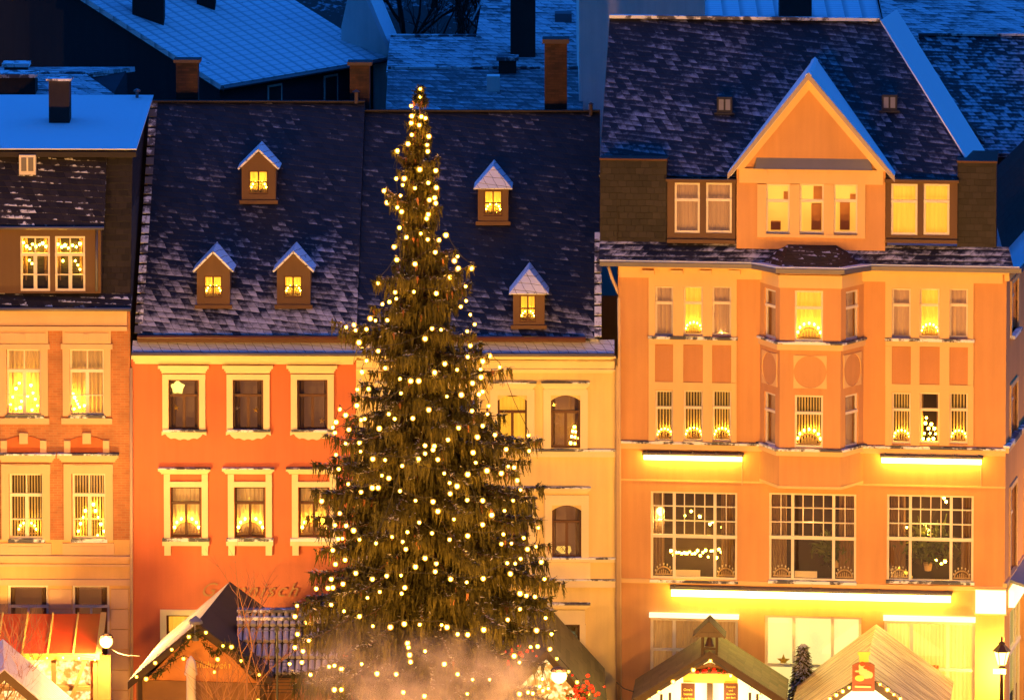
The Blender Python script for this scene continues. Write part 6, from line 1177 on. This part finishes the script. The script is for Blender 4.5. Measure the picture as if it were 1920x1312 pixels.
win_lights(RH, FLAT, ((1680, 985), (1690, 993), (1700, 988), (1735, 990), (1738, 1003), (1678, 987), (1684, 983), (1694, 995), (1741, 994), (1734, 984), (1732, 1010), (1770, 933), (1774, 940), (1755, 1050), (1765, 1056), (1772, 1052)), .6, 'scattered warm lights inside the right big grid window', 'lit_garland', 'garland')
AD = Facet((0, -.02))
win_lights(A, AD, ((44, 455), (50, 462), (56, 466), (61, 458), (67, 462), (74, 459), (80, 456), (86, 462), (55, 488), (60, 494)), .10, 'loose garland of lights in the left dormer window of the brick house', 'lit_garland', 'garland')
win_lights(A, AD, ((109, 458), (116, 463), (122, 460), (128, 465), (136, 460), (143, 463), (150, 457), (141, 489), (146, 497), (150, 505), (118, 489)), .10, 'loose garland of lights in the right dormer window of the brick house', 'lit_garland', 'garland')
def reflection_spot(F, px, py, d, r, label, power):
    c = F.w(F.L3(px, py, d)); t = thing('reflection_lamp', label, 'lamp', c); m = MB(); m.ball((0, 0, 0), r, 12, 8); m.build('reflection_globe', M['lantern'], t, True); m = MB(); m.tube([(0, 0, r), (0, 0, r + .6)], .012, 4); m.build('added_cord', M['wire'], t); lamp('glow', (0, -.02, -r - .08), power, (1, .6, .15), .05, t)
reflection_spot(RH, 1238, 958, .26, .13, 'round bright ball made up for a lamp reflection in the left big grid window', 25)  # lamp on a cord added in place of a reflection in the glass
def plant(F, px, py, d, w, h, label, seed):
    rs = np.random.RandomState(seed); c = F.w(F.L3(px, py, d)); T = thing('potted_plant', label, 'plant', c); n = 260; B = np.array(c) + rs.normal(0, 1, (n, 3)) * (w * .3, .10, h * .2) + (0, 0, h * .6); D = rs.normal(0, 1, (n, 3)); D[:, 2] += .4; V, Fc = needles(rs, B, D, rs.uniform(.15, .55, n), np.full(n, .06), 3); mesh_np('foliage', [(V, Fc, 0)], [M['leaf']], T, tuple(c)); m = MB(); m.lathe((0, 0, -.05), [(.10, 0), (.15, .24), (.14, .24)], 10); m.build('pot', M['arch'], T)
M['leaf'] = plain('house_plant_leaf', (.10, .13, .04), .5, .3, 9, 0)
plant(RH, 1568, 1060, .55, 1.0, .9, 'leafy plant spreading behind the middle big grid window', 2); plant(RH, 1740, 1066, .55, 1.5, 1.3, 'large leafy plant filling the right big grid window', 3)
for px, py in ((1520, 960), (1745, 960)): lamp('room_glow', RH.w(RH.L3(px, py, .45)), 60, (1, .5, .12), .1)  # unseen lamps added to brighten the plants behind the panes
def star(F, px, py, d, r, mat, label, inner=.42):
    c = F.L3(px, py, d); m = MB(); pts = [((r if k % 2 == 0 else r * inner) * math.sin(k * math.pi / 5), (r if k % 2 == 0 else r * inner) * math.cos(k * math.pi / 5)) for k in range(10)]
    for k in range(10):
        a, b = pts[k], pts[(k + 1) % 10]
        for y in (-.06, .06): m.poly([(a[0], 0, a[1]), (b[0], 0, b[1]), (0, y, 0)])
    o = m.build('paper_star', mat); o.location = F.w(c); o.rotation_euler = (0, 0, F.yaw); tag(o, label, 'star')
star(B1, 333, 726, .36, .24, emit('star_paper', (1, .70, .12), 2.2), 'big glowing paper star in the leftmost upper window of the red house', .72); star(RH, 1469, 1238, .30, .22, M['yellow_beam'], 'yellow paper star hanging in the middle shop window')
star(B1, 330, 764, .38, .11, M['yellow_beam'], 'small straw star below the glowing paper star'); star(B1, 445, 765, .38, .10, M['white'], 'pale straw star in the middle upper window of the red house'); star(B1, 480, 768, .38, .11, M['yellow_beam'], 'golden straw star in the middle upper window of the red house'); star(B1, 604, 788, .38, .11, M['peach_trim'], 'dull star low in the upper red house window beside the tree')
for a, b, y0, y1, lab in ((1266, 1313, 1068, 1081, 'narrow white card standing in the left big grid window'), (1490, 1532, 1070, 1083, 'narrow white card standing in the middle big grid window')):
    x0, x1, z0, z1 = RH.rect(a, y0, b, y1, .24); m = MB(); m.box(-(x1 - x0) / 2, (x1 - x0) / 2, -.01, .01, 0, z1 - z0); o = m.build('display_card', M['white']); o.location = RH.w(((x0 + x1) / 2, .24, z0)); o.rotation_euler = (0, 0, RH.yaw); tag(o, lab, 'card')
def poster():
    t = NT('poster_print'); n = t.noise(t.ob(), 9, 3); r = t.n('ShaderNodeValToRGB'); t.put(r.inputs[0], n); e = r.color_ramp.elements; e[0].position = .38; e[0].color = (.55, .06, .03, 1); e[1].position = .62; e[1].color = (.85, .6, .2, 1); t.put(t.b.inputs['Base Color'], r.outputs[0]); x0, x1, z0, z1 = RH.rect(1727, 1246, 1760, 1300, .10); m = MB(); m.box(-(x1 - x0) / 2, (x1 - x0) / 2, -.008, .008, 0, z1 - z0); o = m.build('poster', t.mat); o.location = RH.w(((x0 + x1) / 2, .10, z0)); o.rotation_euler = (0, 0, RH.yaw); tag(o, 'red and orange patterned poster in the right shop window', 'poster')
poster()
# ------------------------------------------------------------------ smoke drifting from the stalls
def smoke():
    a, b = P(545, 1260, -18.0), P(1075, 1260, -18.0); z0, z1 = P(800, 1380, -18).z, P(800, 1150, -18).z; m = MB(); m.box(-1, 1, -1, 1, -1, 1); t = NT('smoke'); t.t.nodes.remove(t.b); pv = t.n('ShaderNodeVolumePrincipled'); o = t.ob(); s = t.n('ShaderNodeSeparateXYZ'); t.put(s.inputs[0], o)
    n = t.noise(t.scale(o, (2.0, 1, 1.1)), 1.3, 4, .6); x, y, z = s.outputs; wob = t.m('MULTIPLY', t.m('SUBTRACT', t.noise(t.scale(o, (1.6, .6, .6)), 1.1, 2), .5), 1.5)
    top = t.ss(.95, -.25, t.m('ADD', z, wob)); ed = t.m('MULTIPLY', t.ss(1.0, .45, t.m('ABSOLUTE', x)), t.ss(1.0, .4, t.m('ABSOLUTE', y))); den = t.m('MULTIPLY', t.m('MULTIPLY', top, ed), t.ss(.40, .74, n)); t.put(pv.inputs['Density'], t.m('MULTIPLY', den, .95)); pv.inputs['Color'].default_value = (.95, .80, .70, 1); pv.inputs['Anisotropy'].default_value = .1; t.put(t.out.inputs['Volume'], pv.outputs[0])
    q = m.build('smoke', t.mat); q.location = ((a.x + b.x) / 2, -18.6, (z0 + z1) / 2); q.scale = ((b.x - a.x) / 2, 1.7, (z1 - z0) / 2); tag(q, 'warm lit smoke drifting in front of the lowest tree branches', 'smoke', kind='stuff')
smoke()
